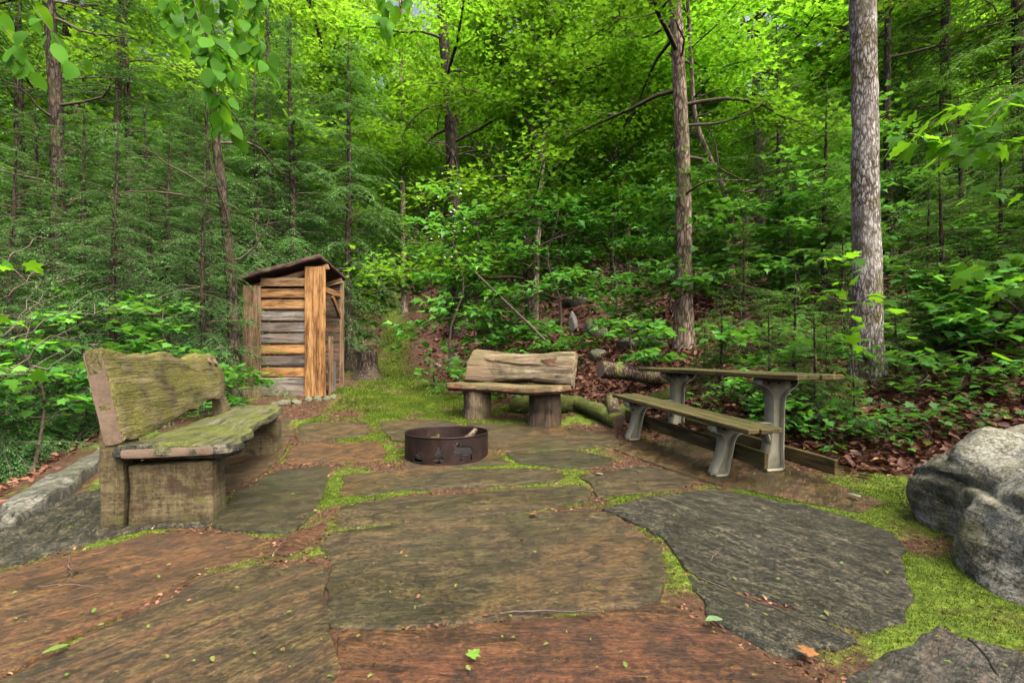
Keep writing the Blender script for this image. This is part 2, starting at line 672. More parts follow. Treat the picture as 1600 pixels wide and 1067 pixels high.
# ground: weights stored per vertex say what grows or lies there
def ground_mat():
    m = NT('forest_ground')
    raw = m.coords((1, 1, 1), rand=False)
    mo = m.n('Attribute', attribute_name='moss').outputs['Fac']
    li = m.n('Attribute', attribute_name='litter').outputs['Fac']
    n1 = m.noise(raw, 3, 6, .65)
    n2 = m.noise(raw, 22, 5, .7)
    n3 = m.noise(raw, 120, 3, .7)
    soil = m.ramp(n2, [(.3, (.022, .013, .008)), (.55, (.06, .034, .018)), (.75, (.11, .062, .032))])
    vor = m.n('TexVoronoi', inp={'Vector': raw, 'Scale': 24.0, 'Randomness': 1.0})
    lit = m.ramp(m.n('SeparateColor', inp={'Color': vor.outputs['Color']}).outputs[0], [(0, (.022, .012, .008)), (.4, (.055, .028, .017)), (.75, (.1, .05, .029)), (1, (.15, .09, .055))])
    mos = m.ramp(m.math('ADD', m.math('MULTIPLY', n2, .6), m.math('MULTIPLY', n3, .4)), [(.36, (.018, .03, .004)), (.5, (.06, .095, .008)), (.64, (.14, .185, .02))])
    c = m.mix(m.lvl(m.math('ADD', li, m.math('MULTIPLY', n1, .5)), .55, .85), soil, lit)
    c = m.mix(m.lvl(m.math('ADD', mo, m.math('MULTIPLY', m.math('SUBTRACT', m.math('ADD', m.math('MULTIPLY', n1, .5), m.math('MULTIPLY', n2, .5)), .5), 1.6)), .35, .7), c, mos)
    bm = m.bump(n2, .6, .02)
    bm = m.bump(n3, .5, .008, bm)
    return m.done(c, .9, bm, .15)


MAT = {}
MAT['ground'] = ground_mat()
RUST = (.19, .085, .038)
MAT['stone_rust'] = stone_mat('rust_stone', (0.0231, 0.0153, 0.00544), (0.0807, 0.0423, 0.0118), (0.162, 0.0924, 0.0272), (0.115, 0.0446, 0.00994), 50, .75, .35, an=7)
MAT['stone_rust2'] = stone_mat('rust_brown_stone', (0.0177, 0.014, 0.00522), (0.0604, 0.0405, 0.013), (0.148, 0.103, 0.0348), (0.103, 0.0456, 0.0109), 54, .5, .35, an=8, band=.4)
MAT['stone_red'] = stone_mat('red_stone', (0.0221, 0.0119, 0.00479), (0.081, 0.0368, 0.0122), (0.148, 0.0737, 0.0252), (0.111, 0.0368, 0.0104), -3, .75, .2, an=6, fq=1.1)
MAT['stone_brown'] = stone_mat('brown_stone', (0.0155, 0.0127, 0.00458), (0.0493, 0.038, 0.0133), (0.106, 0.081, 0.0291), (0.0845, 0.0466, 0.0141), 12, .3, .45, an=3.2, fq=1.2, band=.7)
MAT['stone_dark'] = stone_mat('dark_stone', (0.0048, 0.0056, 0.0048), (0.0192, 0.02, 0.0144), (0.136, 0.12, 0.068), (0.032, 0.0288, 0.016), -58, .0, .3, .7, an=3.6, fq=2.6)
MAT['stone_grey'] = stone_mat('grey_stone', (0.0195, 0.0195, 0.016), (0.0592, 0.0558, 0.0418), (0.132, 0.121, 0.0906), (0.0906, 0.0627, 0.0384), 40, .2, .3, .4, an=6, fq=1.8)
MAT['stone_mossy'] = stone_mat('mossy_brown_stone', (0.0115, 0.0115, 0.00378), (0.0307, 0.0275, 0.00831), (0.0704, 0.0608, 0.0189), (0.0576, 0.0333, 0.00986), 20, .3, .7, an=3, fq=1.3)

MAT['stone_pale'] = stone_mat('pale_edging_stone', (.05, .052, .038), (.115, .115, .085), (.2, .2, .155), (.12, .1, .06), 60, .1, .5, .3, an=2, fq=1.2)

MAT['leaf_maple'] = leaf_mat('maple_leaf', [(0, (.022, .085, .012)), (.5, (.045, .15, .014)), (1, (.1, .24, .02))], (.26, .52, .025), .5)
MAT['leaf_yellow'] = leaf_mat('bright_maple_leaf', [(0, (.04, .15, .014)), (.5, (.08, .24, .018)), (1, (.17, .35, .025))], (.31, .68, .03), .55)
MAT['leaf_under'] = leaf_mat('understorey_leaf', [(0, (0.0269, 0.114, 0.0215)), (.5, (0.0538, 0.202, 0.0269)), (1, (0.121, 0.309, 0.0403))], (0.215, 0.564, 0.047), .4)
MAT['leaf_near'] = leaf_mat('near_leaf', [(0, (.03, .12, .012)), (1, (.08, .24, .015))], (.26, .6, .02), .55, rough=.6, spec=.12, vary=.3)
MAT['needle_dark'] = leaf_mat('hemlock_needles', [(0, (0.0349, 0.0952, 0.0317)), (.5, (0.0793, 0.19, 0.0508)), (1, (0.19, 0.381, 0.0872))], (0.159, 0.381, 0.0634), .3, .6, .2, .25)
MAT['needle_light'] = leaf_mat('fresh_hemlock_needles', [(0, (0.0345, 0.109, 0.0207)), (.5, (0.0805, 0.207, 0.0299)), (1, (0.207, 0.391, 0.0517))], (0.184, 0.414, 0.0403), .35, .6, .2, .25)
MAT['litter'] = leaf_mat('dead_leaf', [(0, (0.027, 0.013, 0.00864)), (.35, (0.0918, 0.0367, 0.0216)), (.7, (0.184, 0.0842, 0.0475)), (.93, (0.281, 0.178, 0.113)), (1, (0.346, 0.162, 0.0324))], (0.216, 0.0864, 0.0324), .15, .6, .3, 0)
MAT['fallen'] = leaf_mat('fallen_fresh_leaf', [(0, (.07, .15, .015)), (.5, (.14, .2, .04)), (1, (.16, .1, .04))], (.3, .4, .05), .3, .5, .3, .1)
MAT['mossblade'] = leaf_mat('moss_blade', [(0, (0.0293, 0.0527, 0.00587)), (.5, (0.0763, 0.129, 0.0118)), (1, (0.177, 0.235, 0.0259))], (0.141, 0.235, 0.0175), .3, .8, .1, 0)
MAT['bark_grey'] = bark_mat('grey_bark', (.05, .043, .033), (.23, .21, .18), (.5, .48, .43), 1.3, (.075, .065, .02), .75)
MAT['bark_brown'] = bark_mat('brown_bark', (0.0105, 0.00825, 0.006), (0.0375, 0.0292, 0.021), (0.09, 0.0713, 0.0525), .8, (0.045, 0.045, 0.015), .5)
MAT['bark_tan'] = bark_mat('tan_bark', (0.0455, 0.0338, 0.0234), (0.169, 0.13, 0.0884), (0.325, 0.26, 0.195), .7, (0.091, 0.0975, 0.0325), .5)
MAT['twig'] = plain_mat('twig', (.03, .022, .015), (.1, .075, .055), 20, .9)
MAT['twig_grey'] = plain_mat('bare_grey_twig', (0.06, 0.05, 0.035), (0.15, 0.125, 0.095), 20, .85)
MAT['boulder'] = None

# ------------------------------------------------------------------ the setting: ground sheet
def warp_axis(lo, hi, n, c, k):
    t = np.linspace(-1, 1, n)
    s = np.sinh(t * k) / math.sinh(k)
    return np.where(s < 0, c + (c - lo) * s, c + (hi - c) * s)


def moss_weight(x, y):
    h, L = hill_h(x, y), left_l(x, y)
    w = .34 + .75 * fbm(x * 2.3, y * 2.3, 8.1, 4)
    # strip along the boulder, path behind the shed, corner behind the table
    w = w + .55 * np.exp(-((x - 1.75 - .25 * (y - 1.9)) / .4) ** 2) * (y < 3.6)
    w = w + .5 * np.exp(-((x - 2.85) / .45) ** 2 - ((y - 3.75) / .4) ** 2)
    w = w + .33 * np.exp(-((x + 1.25 + .08 * (y - 6)) / .9) ** 2 - ((y - 6.6) / 1.0) ** 2)
    w = w + .5 * np.exp(-((x + 1.35) / .22) ** 2 - ((y - 3.6) / .9) ** 2)
    pth = np.exp(-((x + 1.95 + .24 * (y - 8)) / .9) ** 2) * (y > 7)
    w = w - .55 * np.exp(-((x + 1.25) / .5) ** 2 - ((y - 1.85) / .35) ** 2)
    w = np.minimum(w, .95) + .3 * fbm(x * 6, y * 6, 5.5, 3)
    w = w - np.clip(h * 2, 0, 1) * .8 - np.clip(L * 2, 0, 1) * .6 - np.clip((y - 8) / 3, 0, 1) * .35
    w = w * (1 - pth) + pth * (.62 + .5 * fbm(x * 2.1, y * 2.1, 6.6, 4))
    return w


def litter_weight(x, y):
    h, L = hill_h(x, y), left_l(x, y)
    w = np.clip(.25 + h * 1.6, 0, 1) + np.clip(.2 + L * 2, 0, .8) * (y < 7)
    w = w * (1 - .8 * np.exp(-((x + 1.95 + .24 * (y - 8)) / .9) ** 2) * (y > 7))
    w = w * np.clip(1.2 - .4 * np.abs(fbm(x * .7, y * .7, 2.2, 2)), 0, 1)
    return np.clip(w, 0, 1)


gx = warp_axis(-70, 70, 260, 0.5, 4.2)
gy = warp_axis(-14, 95, 260, 5.0, 3.9)
X, Y = np.meshgrid(gx, gy)
Z = terr(X, Y)
nx_, ny_ = len(gx), len(gy)
i = (np.arange(ny_ - 1)[:, None] * nx_ + np.arange(nx_ - 1)[None, :]).ravel()
gf = np.stack([i, i + 1, i + nx_ + 1, i + nx_], 1)
gm = raw_mesh('ground', np.stack([X.ravel(), Y.ravel(), Z.ravel()], 1), gf,
              {'moss': np.clip(moss_weight(X, Y), 0, 1).ravel(), 'litter': litter_weight(X, Y).ravel()}, True)
ground = obj('ground', gm, MAT['ground'])
tag(ground, 'woodland floor of soil, moss and dead leaves rising behind the patio', 'ground', kind='structure')

# ------------------------------------------------------------------ patio: mossy bed and flagstones traced on the ground
STONES = [
    ('brown', [(507, 842), (522, 829), (600, 821), (700, 812), (800, 804), (880, 799), (925, 798), (965, 808), (1003, 832), (1026, 852), (1036, 882), (1031, 912), (1020, 934), (985, 944), (930, 947), (870, 953), (800, 963), (740, 970), (640, 977), (560, 979), (527, 974), (521, 930), (515, 880)]),
    ('dark', [(947, 797), (1000, 780), (1080, 767), (1102, 764), (1160, 773), (1250, 790), (1330, 808), (1385, 827), (1400, 838), (1410, 872), (1416, 950), (1405, 974), (1352, 988), (1240, 948), (1150, 921), (1072, 890), (1060, 868), (1042, 842), (1003, 821)]),
    ('dark', [(1074, 896), (1150, 927), (1240, 954), (1335, 994), (1240, 1024), (1215, 1021), (1152, 989), (1112, 958), (1090, 925)]),
    ('red', [(528, 986), (600, 986), (700, 986), (800, 976), (900, 963), (985, 950), (1015, 938), (1046, 943), (1100, 977), (1180, 1022), (1262, 1069), (1330, 1120), (1280, 1180), (540, 1180), (534, 1060)]),
    ('rust2', [(508, 886), (509, 930), (514, 985), (526, 1067), (530, 1180), (-130, 1180), (-130, 1150), (0, 1066), (60, 1040), (160, 985), (260, 938), (332, 895), (400, 884), (440, 888), (480, 880)]),
    ('rust', [(-20, 899), (100, 870), (180, 850), (230, 835), (300, 835), (370, 835), (415, 842), (424, 856), (400, 871), (330, 884), (250, 928), (150, 976), (50, 1029), (0, 1054), (-150, 1125), (-220, 980)]),
    ('dark', [(-20, 835), (40, 800), (100, 775), (165, 758), (250, 775), (338, 806), (326, 819), (230, 824), (100, 857), (0, 888), (-150, 935), (-170, 880)]),
    ('mossy', [(372, 766), (440, 732), (513, 727), (509, 762), (492, 800), (452, 834), (362, 829), (336, 822), (350, 792)]),
    ('red', [(432, 862), (462, 836), (508, 814), (511, 822), (492, 840), (452, 866)]),
    ('brown', [(536, 742), (620, 734), (760, 732), (850, 734), (888, 741), (870, 751), (780, 758), (640, 766), (560, 773), (532, 775)]),
    ('brown', [(533, 790), (620, 775), (720, 773), (800, 764), (900, 759), (920, 767), (914, 781), (870, 790), (780, 803), (640, 814), (540, 824), (524, 818), (528, 802)]),
    ('rust', [(456, 700), (482, 692), (588, 690), (603, 701), (598, 719), (540, 722), (452, 725), (442, 721)]),
    ('brown', [(472, 661), (572, 658), (578, 681), (530, 686), (466, 689)]),
    ('brown', [(592, 659), (680, 653), (716, 660), (716, 668), (650, 674), (632, 690), (612, 688), (602, 676)]),
    ('brown', [(732, 660), (850, 664), (960, 680), (966, 694), (900, 700), (784, 705), (766, 694), (730, 670)]),
    ('brown', [(640, 696), (700, 676), (760, 696), (775, 712), (800, 724), (700, 731), (632, 729)]),
    ('mossy', [(790, 709), (900, 703), (950, 713), (958, 726), (885, 731), (812, 724)]),
    ('rust2', [(975, 694), (1060, 682), (1180, 702), (1300, 752), (1388, 785), (1340, 800), (1250, 784), (1110, 753), (1020, 724), (962, 702)]),
    ('brown', [(906, 744), (1000, 727), (1090, 745), (1078, 757), (1000, 770), (934, 776), (926, 757)]),
    ('grey', [(1330, 1056), (1372, 1022), (1470, 982), (1530, 1012), (1584, 1080), (1560, 1130), (1300, 1110)]),
    ('grey', [(1523, 1003), (1600, 1022), (1680, 1052), (1690, 1110), (1596, 1090)]),
    ('rust2', [(330, 772), (346, 722), (440, 668), (462, 666), (446, 699), (432, 724), (372, 758)]),
    ('mossy', [(345, 690), (420, 660), (452, 652), (455, 660), (430, 668), (350, 712)]),
]
# stones outside the frame so the paving goes on beside and behind the camera
EXTRA = [('brown', [(-3.4, 1.1), (-1.2, 1.15), (-.4, 1.18), (-.42, .1), (-2.8, 0)]), ('rust', [(-.36, 1.18), (.8, 1.18), (.9, .3), (-.38, .1)]),
         ('grey', [(.95, 1.1), (2.1, 1.1), (2.0, .2), (.98, .25)]), ('rust2', [(-2.6, -.1), (-.5, 0), (-.6, -1.4), (-2.4, -1.5)]), ('brown', [(-.4, 0), (1.9, .1), (1.7, -1.3), (-.5, -1.4)])]
PATIO = np.array([(-4.6, 5.6), (-3.2, 7.0), (-2.2, 6.6), (-1.2, 6.9), (0, 6.9), (1.1, 6.6), (1.7, 5.9), (2.55, 4.6), (2.95, 4.1), (3.3, 3.2), (3.3, 1.5), (2.4, -1.8), (-3.2, -1.8), (-3.8, 2.4), (-3.65, 3.2)])
stone_polys = []
for k, (kd, pp) in enumerate(STONES):
    q = np.array([G(px, py, .02) for px, py in pp])
    stone_polys.append((kd, q))
for kd, pp in EXTRA:
    stone_polys.append((kd, np.array(pp)))
STONE_IN = []
for kd, q in stone_polys:
    STONE_IN.append((q.min(0) - .02, q.max(0) + .02, q))


def in_stone(x, y):
    pts = np.stack([np.ravel(x), np.ravel(y)], 1)
    r = np.zeros(len(pts), bool)
    for lo, hi, q in STONE_IN:
        s = np.where((pts[:, 0] > lo[0]) & (pts[:, 0] < hi[0]) & (pts[:, 1] > lo[1]) & (pts[:, 1] < hi[1]) & ~r)[0]
        if len(s):
            r[s[inpoly(pts[s], q)]] = True
    return r


bx = np.arange(-4.6, 3.4, .035)
by = np.arange(-1.8, 7.05, .035)
BX, BY = np.meshgrid(bx, by)
fade = np.zeros(BX.size)
ins = in_stone(BX, BY)
mw_ = np.clip(moss_weight(BX, BY), 0, 1.2).ravel()
cush = (.004 + .018 * np.clip(mw_ - .2, 0, 1) * (.6 + .6 * fbm(BX * 9, BY * 9, 4.4, 3)).ravel()) * ~ins
pin = inpoly(np.stack([BX.ravel(), BY.ravel()], 1), PATIO)
bz = terr(BX, BY).ravel() + np.where(pin, .006 + cush, -.05)
n0 = len(bx)
ii = (np.arange(len(by) - 1)[:, None] * n0 + np.arange(n0 - 1)[None, :]).ravel()
bf = np.stack([ii, ii + 1, ii + n0 + 1, ii + n0], 1)
bf = bf[pin[bf].any(1)]
used = np.unique(bf)
remap = np.full(BX.size, -1)
remap[used] = np.arange(len(used))
pm = raw_mesh('patio', np.stack([BX.ravel(), BY.ravel(), bz], 1)[used], remap[bf], {'moss': np.clip(mw_, 0, 1)[used], 'litter': (.1 + .2 * vnoise(BX * 2, BY * 2)).ravel()[used]}, True)
patio = obj('patio', pm, MAT['ground'])
tag(patio, 'flagstone patio with mossy joints', 'patio', kind='structure')
for k, (kd, q) in enumerate(stone_polys):
    if area(q) < 0:
        q = q[::-1]
    q = inset(densify(q, .08), -.013)
    c = q.mean(0)
    tilt = RS.normal(0, .006, 2)
    zf = lambda x, y, c=c, t=tilt: terr(x, y) + .022 + t[0] * (x - c[0]) + t[1] * (y - c[1])
    far = c[1] > 4
    me = plate('flagstone', q, .07, .012, .05 if far else .03, zf, .018, .05, k * 3.1)
    obj('flagstone', me, MAT['stone_' + kd], patio)

# ------------------------------------------------------------------ materials of the built things
MAT['bench_wood'] = wood_mat('weathered_bench_wood', (.025, .021, .013), (.09, .074, .042), (.17, .14, .085), 0, .8, moss=(.115, .115, .02), moss_amt=.75, stain=.5, bump=.8)
MAT['bench_seat'] = wood_mat('mossy_seat_wood', (.016, .017, .013), (.055, .053, .038), (.12, .11, .075), 0, .8, moss=(.085, .1, .016), moss_amt=.25, stain=.6, bump=.9)


def support_mat():
    m = NT('stained_support_wood')
    raw = m.coords((1, 1, 1))
    sepv = m.n('SeparateXYZ', inp={'Vector': m.n('TexCoord').outputs['Object']})
    saw = m.noise(m.coords((6, 60, 6)), 1.0, 3, .5, .2)
    n1 = m.noise(raw, 4.5, 6, .68, .8)
    n2 = m.noise(m.coords((22, 2.2, 22)), 1.3, 6, .7, .6)
    fine = m.noise(raw, 60, 4, .7)
    f = m.math('ADD', m.math('MULTIPLY', saw, .25), m.math('ADD', m.math('MULTIPLY', n2, .4), m.math('MULTIPLY', fine, .35)))
    c = m.ramp(f, [(.4, (.028, .021, .01)), (.5, (.078, .062, .03)), (.6, (.125, .103, .054))])
    c = m.mix(m.lvl(n1, .52, .62, 0, .85), c, m.mix(fine, (.014, .009, .006), (.055, .032, .018)))
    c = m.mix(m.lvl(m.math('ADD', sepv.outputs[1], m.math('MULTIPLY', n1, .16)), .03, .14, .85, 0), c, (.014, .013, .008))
    c = m.mix(m.lvl(m.noise(raw, 7, 5, .7), .54, .64, 0, .7), c, (.07, .075, .016))
    bm = m.bump(f, .7, .012)
    bm = m.bump(n1, .4, .01, bm)
    return m.done(c, .8, bm, .25)


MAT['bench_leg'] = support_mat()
MAT['end_grain'] = plain_mat('end_grain', (0.0603, 0.0396, 0.0246), (0.124, 0.0884, 0.0603), 9, .8, .5, c3=(0.151, 0.114, 0.0796))
MAT['pale_log'] = wood_mat('pale_log_wood', (0.046, 0.0386, 0.0258), (0.143, 0.12, 0.0782), (0.248, 0.216, 0.152), 0, .7, moss=(0.092, 0.092, 0.0322), moss_amt=.15, stain=.6, bump=.8, fade=(0.202, 0.143, 0.0828))
MAT['red_wood'] = wood_mat('red_rotting_wood', (0.0355, 0.0118, 0.0071), (0.0947, 0.0355, 0.0201), (0.178, 0.112, 0.0651), 0, .8, moss=(0.0947, 0.0947, 0.0296), moss_amt=.25, bump=.7, fade=(0.178, 0.154, 0.0947))
MAT['log_leg'] = wood_mat('log_leg_wood', (0.0347, 0.026, 0.0162), (0.116, 0.0899, 0.0579), (0.197, 0.162, 0.11), 2, .9, moss=(0.0695, 0.0637, 0.0232), moss_amt=.15, stain=.8, bump=.8, fade=(0.0811, 0.0521, 0.0318))
MAT['rotten'] = wood_mat('dark_rotten_streak', (.05, .025, .013), (.13, .07, .035), (.24, .14, .075), 0, 1.4, bump=.9)
MAT['table_board'] = wood_mat('stained_table_board', (0.0324, 0.0232, 0.00929), (0.0789, 0.0579, 0.0208), (0.125, 0.0929, 0.0347), 0, .9, moss=(0.051, 0.0556, 0.013), moss_amt=.35, stain=.5, bump=.35)
MAT['table_leg'] = plain_mat('grey_cast_leg', (0.131, 0.132, 0.0903), (0.229, 0.227, 0.158), 14, .6, .25, .3, c3=(0.274, 0.271, 0.19), dist=.004)
MAT['steel'] = plain_mat('rusty_fire_ring_steel', (0.00684, 0.0041, 0.00356), (0.0194, 0.0103, 0.00889), 7, .6, .3, .4, .35, c3=(0.0484, 0.0256, 0.0178), dist=.004)
MAT['ash'] = plain_mat('ash', (0.0028, 0.00252, 0.00224), (0.0126, 0.0112, 0.0098), 14, .95)
MAT['cedar_orange'] = wood_mat('orange_cedar_board', (0.0919, 0.0429, 0.0123), (0.221, 0.116, 0.0397), (0.306, 0.19, 0.0797), 0, .9, stain=.35, bump=.3)
MAT['cedar_tan'] = wood_mat('tan_cedar_board', (0.0722, 0.0445, 0.0222), (0.172, 0.111, 0.0583), (0.238, 0.172, 0.0994), 0, .9, moss=(0.0556, 0.0612, 0.0167), moss_amt=.05, stain=.3, bump=.3)
MAT['cedar_grey'] = wood_mat('grey_weathered_board', (0.0564, 0.0535, 0.0479), (0.135, 0.127, 0.113), (0.203, 0.191, 0.169), 0, .9, stain=.4, bump=.4, fade=(0.141, 0.107, 0.0733))
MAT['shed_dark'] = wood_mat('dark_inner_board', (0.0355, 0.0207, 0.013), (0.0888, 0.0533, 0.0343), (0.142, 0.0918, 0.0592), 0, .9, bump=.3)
MAT['roof'] = wood_mat('maroon_roof_slab', (.022, .01, .009), (.06, .027, .024), (.13, .065, .055), 0, 1.6, moss=(.07, .09, .03), moss_amt=.12, bump=1.0)
MAT['rock'] = plain_mat('field_stone', (.05, .05, .042), (.15, .145, .12), 7, .85, .6, c3=(.28, .27, .235), dist=.02)
MAT['rock_moss'] = plain_mat('mossy_stone', (.035, .04, .018), (.1, .105, .06), 6, .9, .6, c3=(.2, .195, .15), dist=.02)
MAT['log_bark'] = bark_mat('old_log_bark', (.02, .014, .01), (.075, .055, .038), (.16, .125, .09), 1.1, (.1, .13, .025), .9)
MAT['log_moss'] = plain_mat('mossy_log', (0.0155, 0.0174, 0.00496), (0.0465, 0.062, 0.00992), 9, .95, .8, c3=(0.105, 0.13, 0.0186), dist=.03)


def boulder_mat():
    m = NT('lichen_boulder')
    raw = m.coords((1, 1, 1), rand=False)
    st = m.coords((1.6, 1.6, 6), (R(25), R(-18), 0), rand=False)
    n1 = m.noise(st, 2.2, 7, .65, .7)
    n2 = m.noise(raw, 2.4, 5, .65, .5)
    n3 = m.noise(raw, 11, 6, .7, .4)
    n4 = m.noise(raw, 70, 3, .7)
    c = m.ramp(m.math('ADD', m.math('MULTIPLY', n1, .55), m.math('MULTIPLY', n4, .45)), [(.4, (.045, .046, .03)), (.5, (.125, .125, .085)), (.62, (.21, .21, .155))])
    c = m.mix(m.lvl(m.math('ADD', n3, m.math('MULTIPLY', n4, .5)), .72, .84, 0, .7), c, m.mix(m.lvl(n4, .35, .65), (.14, .148, .12), (.29, .3, .255)))
    c = m.mix(m.lvl(n2, .48, .66, 0, .7), c, m.mix(m.lvl(n3, .4, .6), (.035, .04, .01), (.11, .105, .035)))
    b = m.bump(n1, .8, .05)
    b = m.bump(n3, .6, .02, b)
    b = m.bump(n4, .5, .006, b)
    return m.done(c, .85, b, .25)


MAT['boulder'] = boulder_mat()

# ------------------------------------------------------------------ left bench of live-edged slabs
a1 = Vector((-.25, .968, 0)).normalized()
O1 = Vector((-2.36, 2.77, 0))
O1.z = tz(O1.x + .3, O1.y + .4) + .028
bench = thing('log_bench', 'mossy live-edged slab bench with wavy backrest at the left edge of the patio', 'bench', frame(O1, a1, Vector((0, 0, 1)).cross(a1)))
XA, YB = Vector((1, 0, 0)), Vector((0, .2, .98))
bk = [(0, 0), (.3, .01), (.52, .025), (.75, .07), (.98, .1), (1.15, .1), (1.3, .115), (1.6, .125), (1.85, .15), (1.98, .23), (2.0, .38), (1.93, .47), (1.86, .5), (1.83, .535), (1.72, .55), (1.66, .53), (1.58, .555), (1.46, .56), (1.36, .545), (1.2, .525), (1.08, .52), (.95, .53), (.84, .565), (.74, .56), (.6, .535), (.42, .54), (.2, .545), (0, .575)]
me = plate('backrest', bk, .115, .03, .022, None, .034, .03, 3.0, .5)
br = obj('backrest', me, MAT['bench_wood'], bench, mw=frame(Vector((0, -.13, .475)), XA, YB))
me = plate('end_face', [(.01, .012), (.01, .565), (.1, .56), (.1, .012)], .004, .001, .03, None, 0, .004, 1)
obj('end_face', me, MAT['end_grain'], br, mw=frame(Vector((-.0025, 0, -.006)), Vector((0, 0, -1)), Vector((0, 1, 0))))
for (s, v, r) in ((1.63, .49, .05), (1.77, .48, .055)):
    g = Geo()
    tube(g, np.array([(s, v, -.10), (s, v, -.03), (s, v, -.005), (s, v + .005, .008)]), np.array([r, r, r * .95, r * .8]), 14, cap=True, noise=.15, seed=s)
    obj('knot', g.mesh('knot', True), MAT['end_grain'], br)
st_o = [(-.07, -.08), (-.06, -.3), (-.075, -.6), (-.03, -.67), (.08, -.73), (.2, -.7), (.38, -.655), (.6, -.64), (.85, -.6), (1.1, -.58), (1.35, -.6), (1.6, -.6), (1.9, -.57), (2.2, -.53), (2.38, -.46), (2.4, -.3), (2.36, -.05), (1.2, -.06)]
me = plate('seat', st_o, .085, .03, .022, None, .03, .045, 9.0, .4)
seat = obj('seat', me, MAT['bench_seat'], bench, mw=Matrix.Translation((0, 0, .465)))
me = plate('end_face', [(.13, -.062), (.13, -.012), (.6, -.012), (.6, -.062)], .004, .001, .03, None, 0, .006, 2)
obj('end_face', me, MAT['end_grain'], seat, mw=frame(Vector((-.072, 0, 0)), Vector((0, -1, 0)), Vector((0, 0, 1))))
leg_o = [(.13, 0), (.14, .2), (.13, .382), (.58, .382), (.575, .2), (.585, 0)]
for s0, dp, sh in ((0, .24, 0), (1.85, .22, -.03)):
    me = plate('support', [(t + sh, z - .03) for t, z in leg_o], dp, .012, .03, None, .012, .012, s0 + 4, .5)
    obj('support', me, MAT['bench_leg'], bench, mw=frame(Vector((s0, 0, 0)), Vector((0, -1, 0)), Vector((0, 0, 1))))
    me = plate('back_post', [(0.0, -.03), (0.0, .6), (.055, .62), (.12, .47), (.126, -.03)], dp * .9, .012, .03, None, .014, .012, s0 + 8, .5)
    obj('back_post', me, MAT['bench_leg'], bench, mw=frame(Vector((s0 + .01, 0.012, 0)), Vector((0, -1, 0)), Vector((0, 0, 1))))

# ------------------------------------------------------------------ half-log bench behind the fire ring
LL, RR = Vector((-.47, 6.45, 0)), Vector((.42, 6.05, 0))
a2 = (RR - LL).normalized()
O2 = (LL + RR) / 2
slope2 = (tz(RR.x, RR.y) - tz(LL.x, LL.y)) / (RR - LL).length
O2.z = (tz(LL.x, LL.y) + tz(RR.x, RR.y)) / 2 + .03
b2 = thing('log_bench', 'pale half-log bench on two round log legs behind the fire ring', 'bench', frame(O2, a2, Vector((0, 0, 1)).cross(a2)))
for s, r, dz in ((-.49, .185, .0), (.47, .195, .0)):
    g = Geo()
    n = 12
    pz = np.linspace(-.09 - (.05 if s > 0 else 0), .41, n)
    tube(g, np.stack([np.full(n, s) + .01 * np.sin(pz * 9), np.zeros(n), pz], 1), r * (1.03 - .06 * (pz / .4)), 26, cap=True, noise=.13, nf=.7, seed=s * 9)
    obj('leg', g.mesh('leg', True), MAT['log_leg'], b2)
so2 = [(-.84, -.2), (-.79, -.28), (-.6, -.26), (-.3, -.2), (-.05, -.2), (.12, -.27), (.3, -.33), (.5, -.35), (.7, -.31), (.78, -.2), (.78, .14), (0, .16), (-.85, .15)]
me = plate('seat', so2, .1, .035, .03, lambda x, y: -.03 * np.exp(-((x - .2) / .5) ** 2) + .0 * x, .02, .02, 5.0, .5)
obj('seat', me, MAT['red_wood'], b2, mw=Matrix.Translation((0, 0, .47)))
bo2 = [(-.76, .0), (-.4, -.005), (-.1, .02), (.2, .03), (.5, .0), (.78, -.03), (.8, .2), (.79, .43), (.6, .425), (.3, .4), (.05, .395), (-.2, .42), (-.45, .455), (-.66, .475), (-.7, .46), (-.73, .25)]


def curve_face(x, y):
    return -.16 * np.abs((y - .2) / .3) ** 2.5 * .5


me = plate('backrest', bo2, .17, .02, .03, curve_face, .016, .01, 6.0, .2)
br2 = obj('backrest', me, MAT['pale_log'], b2, mw=frame(Vector((0, .1, .485)), XA, Vector((0, .3, .95))))
for pts in ([(-.5, .3), (-.42, .315), (-.2, .275), (.05, .25), (.3, .235), (.36, .222), (.1, .232), (-.15, .252), (-.4, .285)], [(.35, .3), (.5, .33), (.76, .36), (.77, .22), (.6, .2), (.45, .22)], [(-.3, .03), (.0, .055), (.3, .06), (.62, .025), (.3, .04), (0, .035)]):
    me = plate('rotten_streak', pts, .01, .003, .02, curve_face, .012, .014, 8.0)
    obj('rotten_streak', me, MAT['rotten'], br2, mw=Matrix.Translation((0, 0, .004)))

